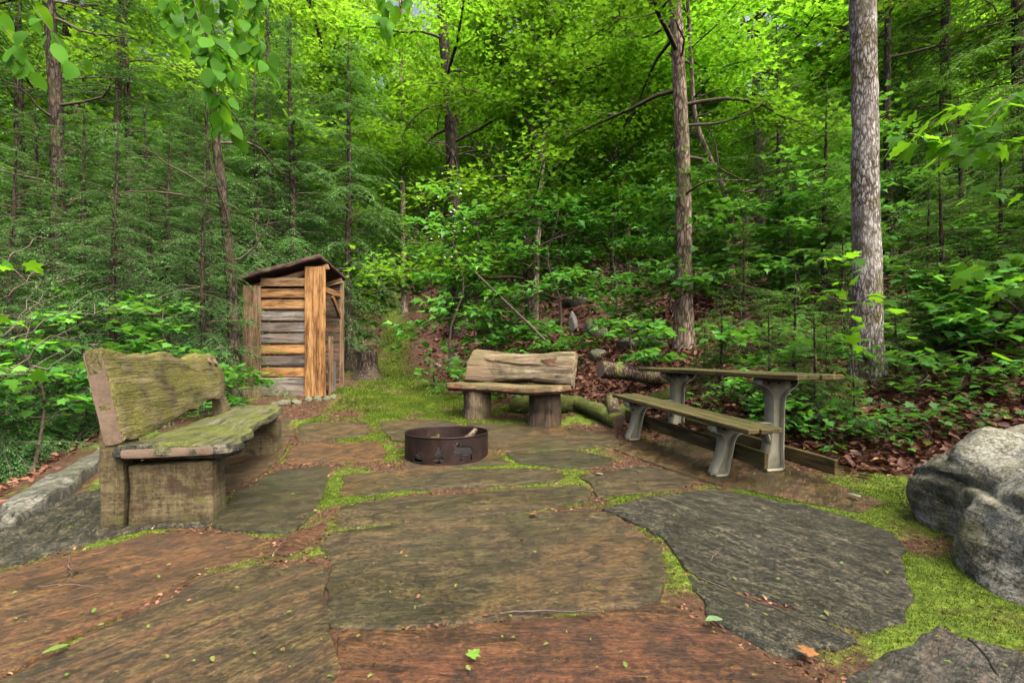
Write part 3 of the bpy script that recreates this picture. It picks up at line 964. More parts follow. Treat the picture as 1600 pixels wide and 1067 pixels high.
# ------------------------------------------------------------------ fire ring with cut-out silhouettes
fx, fy = (698 - CX) / F * 4.72, 4.72
fz = min(tz(fx, fy - .4), tz(fx, fy)) + .028
ring = thing('fire_ring', 'round rusty steel fire ring with cut-out tree and moose silhouettes', 'fire ring', loc=(fx, fy, fz))
RAD, RH = .4, .25
cell = .007
nu, nz = int(2 * math.pi * RAD / cell), int(RH / cell)
u = (np.arange(nu) + .5) * cell
zc = (np.arange(nz) + .5) * RH / nz
CUT = []
tree_s = [(0, .17), (.014, .15), (.006, .15), (.024, .12), (.012, .12), (.036, .085), (.018, .085), (.046, .045), (.01, .045), (.01, .02), (.03, .012), (-.03, .012), (-.01, .02), (-.01, .045), (-.046, .045), (-.018, .085), (-.036, .085), (-.012, .12), (-.024, .12), (-.006, .15), (-.014, .15)]
moose = [(-.09, .11), (-.075, .125), (-.085, .16), (-.07, .155), (-.06, .175), (-.052, .15), (-.03, .17), (-.04, .135), (-.01, .14), (.05, .13), (.075, .12), (.08, .085), (.072, .06), (.08, .02), (.066, .02), (.058, .062), (.045, .07), (-.01, .07), (-.018, .045), (-.014, .018), (-.03, .018), (-.034, .055), (-.04, .085), (-.065, .1), (-.088, .095)]
bush = [(-.05, .02), (-.045, .06), (-.02, .055), (-.03, .1), (-.005, .08), (.01, .11), (.015, .07), (.045, .075), (.04, .02)]
uf = nu * cell * .75
for off, shp, sc in ((-.02, tree_s, 1.0), (.215, moose, 1.12), (-.225, bush, 1.0), (.62, tree_s, 1.0), (-.6, tree_s, 1.0), (1.1, moose, 1.0), (-1.05, moose, 1.0)):
    CUT.append(np.array([(uf + off + x * sc, z * sc + .012) for x, z in shp]))
UU, ZZ = np.meshgrid(u, zc)
keep = np.ones(UU.size, bool)
for q in CUT:
    keep &= ~inpoly(np.stack([UU.ravel(), ZZ.ravel()], 1), q)
ang = np.arange(nu) / nu * 2 * math.pi
zz = np.linspace(0, RH, nz + 1)
A, ZV = np.meshgrid(ang, zz)
wob = RAD * (1 + .006 * np.sin(A * 2 + .5) + .004 * np.sin(A * 5))
VV = np.stack([wob * np.cos(A), wob * np.sin(A), ZV - .02 + .0 * A], -1).reshape(-1, 3)
r_, c_ = np.meshgrid(np.arange(nz), np.arange(nu), indexing='ij')
q = np.stack([r_ * nu + c_, r_ * nu + (c_ + 1) % nu, (r_ + 1) * nu + (c_ + 1) % nu, (r_ + 1) * nu + c_], -1).reshape(-1, 4)[keep]
me = raw_mesh('band', VV, q, None, True)
band = obj('band', me, MAT['steel'], ring)
md = band.modifiers.new('thickness', 'SOLIDIFY')
md.thickness = .007
g = Geo()
tt = np.linspace(0, 2 * math.pi, 49)
tube(g, np.stack([RAD * 1.003 * np.cos(tt), RAD * 1.003 * np.sin(tt), np.full(49, RH - .02)], 1), .007, 6)
obj('rim', g.mesh('rim', True), MAT['steel'], ring)
g = Geo()
rr = np.linspace(.02, .39, 10)
aa = np.arange(36) / 36 * 2 * math.pi
AR, RR2 = np.meshgrid(aa, rr)
g.add(np.stack([RR2 * np.cos(AR), RR2 * np.sin(AR), .03 + .03 * fbm(RR2 * np.cos(AR) * 8, RR2 * np.sin(AR) * 8, 1, 3) + .05 * (1 - RR2 / .4)], -1).reshape(-1, 3), np.stack([(np.arange(9)[:, None] * 36 + np.arange(36)[None]).ravel(), (np.arange(9)[:, None] * 36 + (np.arange(36)[None] + 1) % 36).ravel(), ((np.arange(9)[:, None] + 1) * 36 + (np.arange(36)[None] + 1) % 36).ravel(), ((np.arange(9)[:, None] + 1) * 36 + np.arange(36)[None]).ravel()], 1))
obj('ash_bed', g.mesh('ash_bed', True), MAT['ash'], ring)
g = Geo()
tube(g, smooth_path([(.05, .1, .08), (.2, .15, .15), (.27, .22, .225)], 8), np.array([.03, .032, .03, .03, .028, .026, .024, .02]), 12, cap=True, noise=.2, seed=2)
lg = obj('firewood_stick', g.mesh('firewood_stick', True), MAT['log_leg'], None, loc=(fx, fy, fz))
tag(lg, 'short pale piece of firewood leaning inside the steel fire ring', 'firewood')

# ------------------------------------------------------------------ picnic table with one bench
a3 = Vector((-.289, .955, .058)).normalized()
O3 = Vector((1.73, 4.0, 0))
O3.z = tz(O3.x, O3.y) + .028
tb = thing('picnic_table', 'weathered brown picnic table with one attached bench and grey cast legs', 'picnic table', frame(O3, a3, Vector((0, 0, 1)).cross(a3)))
OUT = Vector((0, -1, 0))
seat_leg = [(-.09, 0), (.055, 0), (.05, .03), (.075, .15), (.095, .28), (.12, .335), (.2, .345), (.2, .425), (-.1, .425), (-.1, .36), (-.015, .34), (0, .27), (-.025, .14)]
table_leg = [(.45, 0), (.65, 0), (.645, .05), (.63, .2), (.62, .45), (.62, .6), (.66, .65), (.74, .69), (.76, .765), (.36, .765), (.36, .71), (.44, .68), (.49, .62), (.5, .52), (.505, .4), (.49, .22), (.455, .05)]
arm = [(.2, .42), (.5, .42), (.498, .3), (.492, .22), (.47, .3), (.43, .355), (.36, .383), (.2, .388)]


def flanged(name, out, s0, parent, th=.028, w=.1, rim=.012):
    p = np.array(out)
    if area(p) < 0:
        p = p[::-1]
    me = plate(name, p, th, .004, .03, None, 0, 0)
    mw = frame(Vector((s0, 0, 0)), OUT, Vector((0, 0, 1)))
    leg = obj(name, me, MAT['table_leg'], parent, mw=mw)
    p = densify(p, .03)
    p = (np.roll(p, 1, 0) + 2 * p + np.roll(p, -1, 0)) / 4
    qn = inset(p, rim)
    po = inset(p, -.002)
    n = len(p)
    V = np.concatenate([np.column_stack([po, np.full(n, w / 2 - th / 2)]), np.column_stack([qn, np.full(n, w / 2 - th / 2)]), np.column_stack([qn, np.full(n, -w / 2 - th / 2)]), np.column_stack([po, np.full(n, -w / 2 - th / 2)])])
    j = np.arange(n)
    j2 = (j + 1) % n
    fs = [np.stack([k * n + j, k * n + j2, ((k + 1) % 4) * n + j2, ((k + 1) % 4) * n + j], 1) for k in range(4)]
    me = raw_mesh('flange', V, np.concatenate(fs))
    obj('flange', me, MAT['table_leg'], leg)


for s0 in (0.0, 1.36):
    flanged('seat_leg', seat_leg, s0, tb)
    hs = (.765 + .055 - .05 * (s0 + .42)) / .765
    flanged('table_leg', [(t, z * hs) for t, z in table_leg], s0 + .02, tb)
    flanged('arm', arm, s0 + .01, tb, w=.07)
for k in range(3):
    me = rbox('seat_board', 2.06, .104, .038, .005, .004, k + 1, 8)
    obj('seat_board', me, MAT['table_board'], tb, loc=(-.4 - .012 * (k == 1), .065 - k * .109, .446))
for k in range(4):
    me = rbox('table_board', 2.25, .116, .04, .005, .004, k + 5, 8)
    obj('table_board', me, MAT['table_board'], tb, loc=(-.4 + .01 * (k % 2), -.372 - k * .122, .843), rot=(0, .05, 0))
me = rbox('brace_board', 2.1, .04, .13, .005, .004, 21, 8)
obj('brace_board', me, MAT['table_board'], tb, loc=(-.32, -.145, .195))
me = rbox('brace_board', 2.1, .04, .12, .005, .004, 22, 8)
obj('brace_board', me, MAT['table_board'], tb, loc=(-.47, -.67, .15))
bolt = bpy.data.meshes.new('bolt')
bmt = bmesh.new()
bmesh.ops.create_uvsphere(bmt, u_segments=8, v_segments=5, radius=.011)
bmt.to_mesh(bolt)
bmt.free()
for s0 in (.02, 1.38):
    for t in (.42, .53, .66):
        obj('bolt', bolt, MAT['steel'], tb, loc=(s0 - .05, -t, .785 - .05 * (s0 + .4)))
    for t in (-.03, .1):
        obj('bolt', bolt, MAT['steel'], tb, loc=(s0 - .07, -t, .395))

# ------------------------------------------------------------------ woodshed
SX0, SX1, SY = -4.08, -2.83, 7.35
SZ = .40
shed = thing('wood_shed', 'small slatted cedar wood shed with sloping maroon roof beside the path', 'shed', loc=(SX0, SY, SZ))
W, D = SX1 - SX0, .78
roofz = lambda x, y: 1.74 + .275 * x - .21 * y       # underside of the roof in shed coordinates


def vboard(name, x, y, w, th, z0, z1, mat, sd=0, par=None):
    me = rbox(name, z1 - z0, w, th, .004, .003, sd, 6)
    # rbox x -> up, y -> world x, z -> world y
    return obj(name, me, mat, par or shed, mw=frame(Vector((x, y, z0)), Vector((0, 0, 1)), Vector((1, 0, 0))))


vboard('corner_board', .135, -.02, .27, .03, 0, 1.70, MAT['cedar_tan'], 1)
vboard('corner_board', W - .155, -.02, .31, .03, .02, 1.99, MAT['cedar_orange'], 2)
cols = ['cedar_tan', 'cedar_orange', 'cedar_orange', 'cedar_grey', 'cedar_grey', 'cedar_grey', 'cedar_orange', 'cedar_grey', 'cedar_orange']
tops = [1.83, 1.66, 1.49, 1.315, 1.145, .975, .805, .635, .46]
for k, (cn, zt_) in enumerate(zip(cols, tops)):
    me = rbox('slat', W - .5, .022, .135 if k else .13, .004, .004, k + 30, 5)
    obj('slat', me, MAT[cn], shed, loc=(.25, .012, zt_ - .07))
kb = plate('kick_board', [(0, .02), (.1, .04), (.22, .0), (.4, -.01), (.55, .03), (.7, .01), (.72, .3), (.3, .315), (0, .3)], .03, .006, .03, None, .006, .01, 4)
obj('kick_board', kb, MAT['cedar_grey'], shed, mw=frame(Vector((.26, .0, 0)), XA, Vector((0, 0, 1))))
for (x, y, zt_) in ((.05, D, roofz(.05, D)), (W - .05, D, roofz(W - .05, D)), (.06, .08, roofz(.06, .08) - .02), (W - .1, .08, roofz(W - .1, .08) - .02)):
    vboard('post', x, y, .085, .085, -.05, zt_, MAT['cedar_tan'], 7)
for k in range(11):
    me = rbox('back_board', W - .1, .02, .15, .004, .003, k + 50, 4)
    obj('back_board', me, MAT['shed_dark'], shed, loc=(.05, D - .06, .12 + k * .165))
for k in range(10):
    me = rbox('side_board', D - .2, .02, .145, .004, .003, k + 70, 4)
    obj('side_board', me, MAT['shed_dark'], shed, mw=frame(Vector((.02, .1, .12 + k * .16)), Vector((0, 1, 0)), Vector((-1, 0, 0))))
for y0 in (.1, D - .1):
    me = rbox('rafter', W + .1, .05, .08, .004, .002, 3, 2)
    obj('rafter', me, MAT['cedar_tan'], shed, mw=frame(Vector((-.05, y0, roofz(-.05, y0) - .05)), Vector((1, 0, .275)), Vector((0, 1, 0))))
me = rbox('plate_beam', D, .05, .09, .004, .002, 4, 2)
obj('plate_beam', me, MAT['cedar_orange'], shed, mw=frame(Vector((W - .06, .08, 1.66)), Vector((0, 1, 0)), Vector((-1, 0, 0))))
me = rbox('brace', .5, .04, .07, .004, .002, 5, 2)
obj('brace', me, MAT['cedar_orange'], shed, mw=frame(Vector((W - .05, D - .4, 1.6)), Vector((0, 1, -.8)), Vector((-1, 0, 0))))
vboard('inner_board', W - .04, .3, .02, .16, .02, .95, MAT['cedar_tan'], 12)
vboard('inner_board', W - .045, .45, .02, .13, .0, .55, MAT['cedar_grey'], 13)
ux, uy = Vector((1, 0, .275)).normalized(), Vector((0, 1, -.21)).normalized()
for k in range(5):
    y0 = -.09 + k * .205
    o_ = [(-.02, y0), (.35, y0 - .02), (.8, y0 + .01), (1.05, y0 - .015), (1.27, y0), (1.275, y0 + .21), (-.03, y0 + .21)]
    me = plate('roof_slab', o_, .075 if k == 0 else .05, .015, .04, None, .014, .014, k * 2.0, .5)
    obj('roof_slab', me, MAT['roof'], shed, mw=frame(Vector((-.03, 0, roofz(0, 0) + .085 + (.004 * (k % 2)))), ux, uy))


# ------------------------------------------------------------------ rocks
def rock_mesh(name, seed, sub=3, amp=.28, flat=.7):
    bm = bmesh.new()
    bmesh.ops.create_icosphere(bm, subdivisions=sub, radius=1)
    co = np.array([v.co[:] for v in bm.verts])
    d = 1 + amp * fbm(co[:, 0] * 1.1 + seed, co[:, 1] * 1.1, co[:, 2] * 1.1 + seed * 2, 4)
    co = co * d[:, None]
    # plane cuts give facets
    rs = np.random.RandomState(seed + 3)
    for _ in range(7):
        nn = rs.normal(size=3)
        nn /= np.linalg.norm(nn)
        h = rs.uniform(.6, .85)
        s = co @ nn
        co = np.where((s > h)[:, None], co - nn * ((s - h) * .85)[:, None], co)
    co[:, 2] *= flat
    for v, c in zip(bm.verts, co):
        v.co = c
    me = bpy.data.meshes.new(name)
    bm.to_mesh(me)
    bm.free()
    me.polygons.foreach_set('use_smooth', np.ones(len(me.polygons), bool))
    me.set_sharp_from_angle(angle=R(35))
    return me


ROCKS = [rock_mesh('stone', k) for k in range(4)]


def rock(px, py, w, hgt, label, k=0, mat='rock', sink=.3, d=None, cat='stone', group=None, name='stone'):
    if d is None:
        x, d = G(px, py)
    else:
        x = (px - CX) / F * d
    sx = w * d / F / 2
    sz = hgt * d / F / 2
    me = ROCKS[k % 4]
    o = bpy.data.objects.new(name, me)
    COL.objects.link(o)
    if not me.materials:
        me.materials.append(MAT['rock'])
    o.material_slots[0].link = 'OBJECT'
    o.material_slots[0].material = MAT[mat]
    o.location = (x, d + sx * .6, tz(x, d) + sz * (1 - 2 * sink))
    o.scale = (sx, sx * .9, sz / .7)
    o.rotation_euler = (0, 0, k * 1.3)
    return tag(o, label, cat, group)


for k, (px, py, w, h_) in enumerate([(440, 634, 26, 14), (461, 632, 18, 12), (480, 628, 15, 13), (494, 627, 14, 13), (508, 626, 15, 11), (520, 623, 12, 10), (428, 636, 20, 12)]):
    rock(px, py, w, h_, 'small grey stone in the row along the foot of the wood shed', k, 'rock_moss', group='stones along the shed foot')
rock(896, 521, 16, 42, 'upright pale grey stone among saplings on the hillside', 1, 'rock', .1)
rock(930, 528, 46, 40, 'broad dark mossy rock beside the upright pale stone on the hillside', 2, 'rock_moss', .25)
rock(905, 478, 55, 30, 'flat mossy rock above the upright pale stone on the hillside', 3, 'rock_moss', .25)
rock(935, 562, 34, 26, 'mossy stone at the foot of the slope above the stacked logs', 0, 'rock_moss', .25)
rock(683, 575, 12, 10, 'small pale stone at the right edge of the mossy path', 1, 'rock', .25)
rock(985, 545, 40, 26, 'mossy rock below the tan trunk on the leafy slope', 1, 'rock_moss', .3)
rock(720, 520, 30, 40, 'dark mossy stone under ferns right of the path', 2, 'rock_moss', .25)
rock(1275, 660, 22, 16, 'tan stone in dead leaves behind the picnic table', 3, 'rock', .3)
rock(1180, 745, 9, 7, 'tiny grey stone under the picnic table leg', 2, 'rock', .2)

# the long edging stone at the left
q = np.array([G(px, py, .06) for px, py in [(2, 815), (0, 796), (40, 768), (85, 742), (130, 716), (156, 702), (172, 708), (160, 722), (110, 762), (60, 792), (28, 812)]])
me = plate('edging_stone', q, .26, .05, .04, lambda x, y: terr(np.maximum(x, -3.7 - .45 * (y - 3.1)), y) + .10, .05, .05, 2.2)
tag(obj('edging_stone', me, MAT['stone_pale']), 'long pale grey edging stone behind the left bench', 'stone')

# the boulder: lobes fused by a remesh and weathered
bm = bmesh.new()
for c, r3 in (((3.2, 2.85, .08), (.85, .72, .5)), ((2.66, 2.95, .2), (.3, .36, .38)), ((3.0, 3.0, .25), (.5, .4, .36)), ((2.62, 2.2, .05), (.66, .62, .46)), ((2.8, 2.6, .12), (.55, .5, .42)), ((2.35, 2.15, .0), (.42, .5, .3)), ((3.4, 2.2, .0), (.8, .8, .45)), ((2.75, 1.85, -.1), (.75, .55, .33))):
    r = bmesh.ops.create_icosphere(bm, subdivisions=4, radius=1)
    for v in r['verts']:
        v.co = Vector((v.co.x * r3[0] + c[0], v.co.y * r3[1] + c[1], v.co.z * r3[2] + c[2]))
tmp = bpy.data.meshes.new('tmp')
bm.to_mesh(tmp)
bm.free()
to = bpy.data.objects.new('tmp', tmp)
COL.objects.link(to)
md = to.modifiers.new('r', 'REMESH')
md.mode = 'VOXEL'
md.voxel_size = .016
dg = bpy.context.evaluated_depsgraph_get()
me = bpy.data.meshes.new_from_object(to.evaluated_get(dg))
bpy.data.objects.remove(to)
co = np.empty(len(me.vertices) * 3)
me.vertices.foreach_get('co', co)
co = co.reshape(-1, 3)
no = np.empty(len(me.vertices) * 3)
me.vertices.foreach_get('normal', no)
no = no.reshape(-1, 3)
no = no / (np.linalg.norm(no, axis=1)[:, None] + 1e-9)
strata = co[:, 2] * 5 + co[:, 0] * 1.6 - co[:, 1] * 1.2
rsb = np.random.RandomState(12)
cb = np.array([2.9, 2.4, .1])
for _ in range(12):
    nn = rsb.normal(size=3)
    nn[2] = abs(nn[2]) * .8
    nn /= np.linalg.norm(nn)
    sdist = (co - cb) @ nn
    hh = sdist.max() * rsb.uniform(.9, .97)
    co = np.where((sdist > hh)[:, None], co - nn * ((sdist - hh) * .8)[:, None], co)
dsp = .07 * fbm(co[:, 0] * 1.8, co[:, 1] * 1.8, co[:, 2] * 1.8, 3) + .045 * fbm(co[:, 0] * 5, co[:, 1] * 5, co[:, 2] * 7, 6)
crk = np.abs(fbm(strata * .45, co[:, 0] * .5, co[:, 1] * .5, 3))
dsp -= .035 * np.clip(.05 - crk, 0, .05) / .05
terrc = np.floor(fbm(strata * .7, co[:, 0] * 1.2, co[:, 1] * 1.2, 3) * 5) / 5
dsp += .016 * terrc
co = co + no * dsp[:, None]
me.vertices.foreach_set('co', co.ravel())
me.polygons.foreach_set('use_smooth', np.ones(len(me.polygons), bool))
me.update()
me.set_sharp_from_angle(angle=R(50))
me.name = 'boulder'
me.materials.clear()
co[:, 0] += .04
co[:, 1] -= .19
co[:, 0] += .02
me.vertices.foreach_set('co', co.ravel())
tag(obj('boulder', me, MAT['boulder']), 'large pale lichen-covered boulder at the right edge of the patio', 'boulder')


# ------------------------------------------------------------------ logs and stump
def log(name, p0, p1, r, label, mat='log_bark', seed=0, cat='log', k=18):
    g = Geo()
    n = 16
    pts = smooth_path([p0, (p0 + p1) / 2 + Vector((0, 0, .01)), p1], n)
    tube(g, pts, r * (1 + .05 * np.sin(np.arange(n) * .9 + seed)), k, cap=True, noise=.14, nf=1.5, capmi=1, seed=seed)
    return tag(obj(name, g.mesh(name, True), [MAT[mat], MAT['end_grain']]), label, cat)


def gp(px, d, r):
    p = at(px, d)
    p.z += r
    return p


log('fallen_log', P(938, 577, 6.2), P(1085, 596, 6.6), .105, 'brown bark log lying on top of the mossy logs behind the table', seed=1)
log('fallen_log', gp(905, 6.5, .1), gp(968, 5.75, .08), .1, 'moss-covered log running downhill left of the picnic table', 'log_moss', 2)
log('fallen_log', gp(968, 5.95, .1), gp(1062, 6.0, .1), .1, 'bright mossy log under the brown log behind the table', 'log_moss', 3)
log('fallen_log', gp(954, 6.25, .18), gp(961, 5.8, .16), .08, 'short round grey log end poking out below the brown log', 'log_bark', 4)
log('fallen_log', gp(800, 6.85, .07), gp(905, 6.55, .07), .13, 'dark mossy log lying on leaves under the half-log bench', 'log_moss', 5)
g = Geo()
sb = at(574, 9.6)
zz = np.array([-.15, 0, .06, .15, .3, .45, .52])
tube(g, np.stack([np.zeros(7), np.zeros(7), zz], 1), np.array([.42, .36, .27, .215, .19, .185, .18]), 28, cap=True, noise=.28, nf=1.0, capmi=0, seed=4)
tag(obj('tree_stump', g.mesh('tree_stump', True), MAT['bark_brown'], loc=sb), 'old brown cut tree stump at the left of the path', 'stump')

# ================================================================== vegetation
def leaf_template(kind):
    if kind == 'maple':
        half = [(.0, 0.0), (.14, -.05), (.42, .0), (.31, .19), (.56, .42), (.36, .45), (.21, .5), (.24, .72), (.1, .75), (0, 1.0)]
        out = half + [(-x, y) for x, y in half[-2:0:-1]]
        pts = [(0, .32)] + out
        n = len(out)
        V = np.array([(x, y, -.22 * ((x) ** 2 + (y - .3) ** 2) + .10 * abs(x)) for x, y in pts])
        Fs = np.array([(0, 1 + i, 1 + (i + 1) % n) for i in range(n)])
        return V, Fs
    if kind == 'beech':
        ys = [0, .12, .35, .6, .82, 1.0]
        ws = [0, .2, .31, .28, .15, 0]
        V, Fs = [], []
        mid = [(0, y, -.18 * (y - .3) ** 2) for y in ys]
        rt = [(w, y, -.18 * (y - .3) ** 2 + .25 * w * .35) for y, w in zip(ys[1:-1], ws[1:-1])]
        lt = [(-x, y, z) for x, y, z in rt]
        V = np.array(mid + rt + lt)
        Fs = []
        for side, b in ((1, 6), (-1, 10)):
            f = [(0, b, 1), (1, b, b + 1), (1, b + 1, 2), (2, b + 1, b + 2), (2, b + 2, 3), (3, b + 2, b + 3), (3, b + 3, 4), (4, b + 3, 5)]
            Fs += f if side > 0 else [t[::-1] for t in f]
        return V, np.array(Fs)
    if kind == 'mid':
        V = np.array([(0, 0, 0), (.4, .3, .06), (.13, .55, .0), (0, 1, -.15), (-.13, .55, .0), (-.4, .3, .06)])
        return V, np.array([(0, 1, 2, 3), (0, 3, 4, 5)])
    if kind == 'far':
        V = np.array([(0, 0, 0), (.42, .42, .05), (0, 1, -.1), (-.42, .42, .05)])
        return V, np.array([(0, 1, 2), (0, 2, 3)])
    if kind == 'dead':
        V = np.array([(0, 0, 0), (.3, .3, .16), (.22, .75, .12), (0, 1, .0), (-.22, .75, .14), (-.3, .3, .1)])
        return V, np.array([(0, 1, 2, 3), (0, 3, 4, 5)])


def unit(v):
    return v / (np.linalg.norm(v, axis=-1, keepdims=True) + 1e-9)


def scatter(g, pos, fwd, nrm, size, kind, rnd, mi=0):
    T, Fs = leaf_template(kind)
    n = len(pos)
    if n == 0:
        return
    nrm = unit(nrm)
    s = unit(np.cross(fwd, nrm))
    f = np.cross(nrm, s)
    size = np.broadcast_to(np.asarray(size, float), (n,))
    V = pos[:, None, :] + size[:, None, None] * (T[None, :, 0:1] * s[:, None, :] + T[None, :, 1:2] * f[:, None, :] + T[None, :, 2:3] * nrm[:, None, :])
    k = len(T)
    FF = (Fs[None] + (np.arange(n) * k)[:, None, None]).reshape(-1, Fs.shape[1])
    g.add(V.reshape(-1, 3), FF, np.repeat(rnd, k), mi)


def limb_path(rs, base, az, pitch, L, n=7, curve=.25, wander=.12):
    pts = [np.array(base, float)]
    d = np.array([math.cos(az) * math.cos(pitch), math.sin(az) * math.cos(pitch), math.sin(pitch)])
    step = L / (n - 1)
    for i in range(n - 1):
        d = unit(d + rs.normal(0, wander, 3) + np.array([0, 0, -curve / n * 1.5]))
        pts.append(pts[-1] + d * step)
    return np.array(pts)


def broadleaf(seed, trunk_pts, r0, r1, z_lo, n_limb, limb_len, n_leaf, leaf_size, kind='mid', tn=24, tk=10, pitch=(.1, .7), flat=.05, spread=.22, bare=0, tnoise=.08, top_bias=1.0, split=False):
    """Returns meshes (trunk, limbs, crown); trunk_pts are local, base at the origin."""
    rs = np.random.RandomState(seed)
    tp = smooth_path(trunk_pts, tn)
    u = np.linspace(0, 1, tn)
    rad = r0 + (r1 - r0) * u
    rad = rad * (1 + .4 * np.exp(-np.maximum(tp[:, 2], 0) / (3.0 * r0 + .02)))
    gt = Geo()
    tube(gt, tp, rad, tk, noise=tnoise, nf=2.2, seed=seed, cap=True)
    gl, gc = Geo(), Geo()
    limb_list = []
    H = tp[-1, 2]
    P_, Fd = [], []
    for i in range(n_limb + bare):
        dead = i >= n_limb
        if split:
            gl = Geo()
            limb_list.append(gl)
        zf = z_lo + (H * .97 - z_lo) * ((i + rs.rand()) / n_limb) ** top_bias if not dead else z_lo * .35 + z_lo * 1.1 * rs.rand()
        k = np.interp(zf, tp[:, 2], np.arange(tn))
        base = np.array([np.interp(k, np.arange(tn), tp[:, c]) for c in range(3)])
        tr = np.interp(zf, tp[:, 2], rad)
        az = i * 2.399 + rs.normal(0, .4)
        up = (zf - z_lo) / max(H - z_lo, .1)
        L = limb_len * (1 - .55 * np.clip(up, 0, 1)) * rs.uniform(.6, 1.15)
        if dead:
            L *= .6
        pit = pitch[0] + (pitch[1] - pitch[0]) * np.clip(up, 0, 1) + rs.normal(0, .15)
        lp = limb_path(rs, base, az, pit, L, 8, .3 if not dead else .1, .14 if not dead else .22)
        lr = min(tr * .45, .012 * L + .006)
        tube(gl, lp, np.linspace(lr, lr * .18, 8), 5)
        nt = 7 if not dead else 4
        for j in range(nt):
            f = rs.uniform(.25, .98)
            kk = f * 7
            b = np.array([np.interp(kk, np.arange(8), lp[:, c]) for c in range(3)])
            dd = unit(lp[min(int(kk) + 1, 7)] - lp[int(kk)])
            a2_ = math.atan2(dd[1], dd[0]) + rs.choice([-1, 1]) * rs.uniform(.4, 1.1)
            l2 = L * .42 * (1.15 - f * .7) * rs.uniform(.6, 1.2)
            tp2 = limb_path(rs, b, a2_, rs.normal(.05, .15), l2, 5, .3)
            tube(gl, tp2, np.linspace(lr * .3, lr * .08, 5), 3)
            if not dead:
                P_.append(tp2)
        if not dead:
            P_.append(lp[3:])
    if P_ and n_leaf:
        w = np.array([np.linalg.norm(p[-1] - p[0]) for p in P_])
        cnt = rs.multinomial(n_leaf, w / w.sum())
        pos, fw = [], []
        for p, c in zip(P_, cnt):
            t = rs.rand(c) ** .8 * (len(p) - 1)
            q = np.stack([np.interp(t, np.arange(len(p)), p[:, k]) for k in range(3)], 1)
            off = np.column_stack([rs.normal(0, spread, c), rs.normal(0, spread, c), rs.normal(0, flat, c)])
            pos.append(q + off)
            dr = unit(off + .4 * unit(p[-1] - p[0])[None])
            fw.append(dr)
        pos = np.concatenate(pos)
        fw = np.concatenate(fw)
        fw[:, 2] = -.25
        n = len(pos)
        nr = np.column_stack([rs.normal(0, .38, n), rs.normal(0, .38, n), np.ones(n)])
        scatter(gc, pos, unit(fw), nr, leaf_size * rs.uniform(.65, 1.25, n), kind, np.clip(rs.normal(.5, .25, n), 0, 1))
    return gt.mesh('trunk', True), ([q.mesh('limb', True) for q in limb_list] if split else gl.mesh('limbs', True)), (gc.mesh('crown') if gc.n else None)


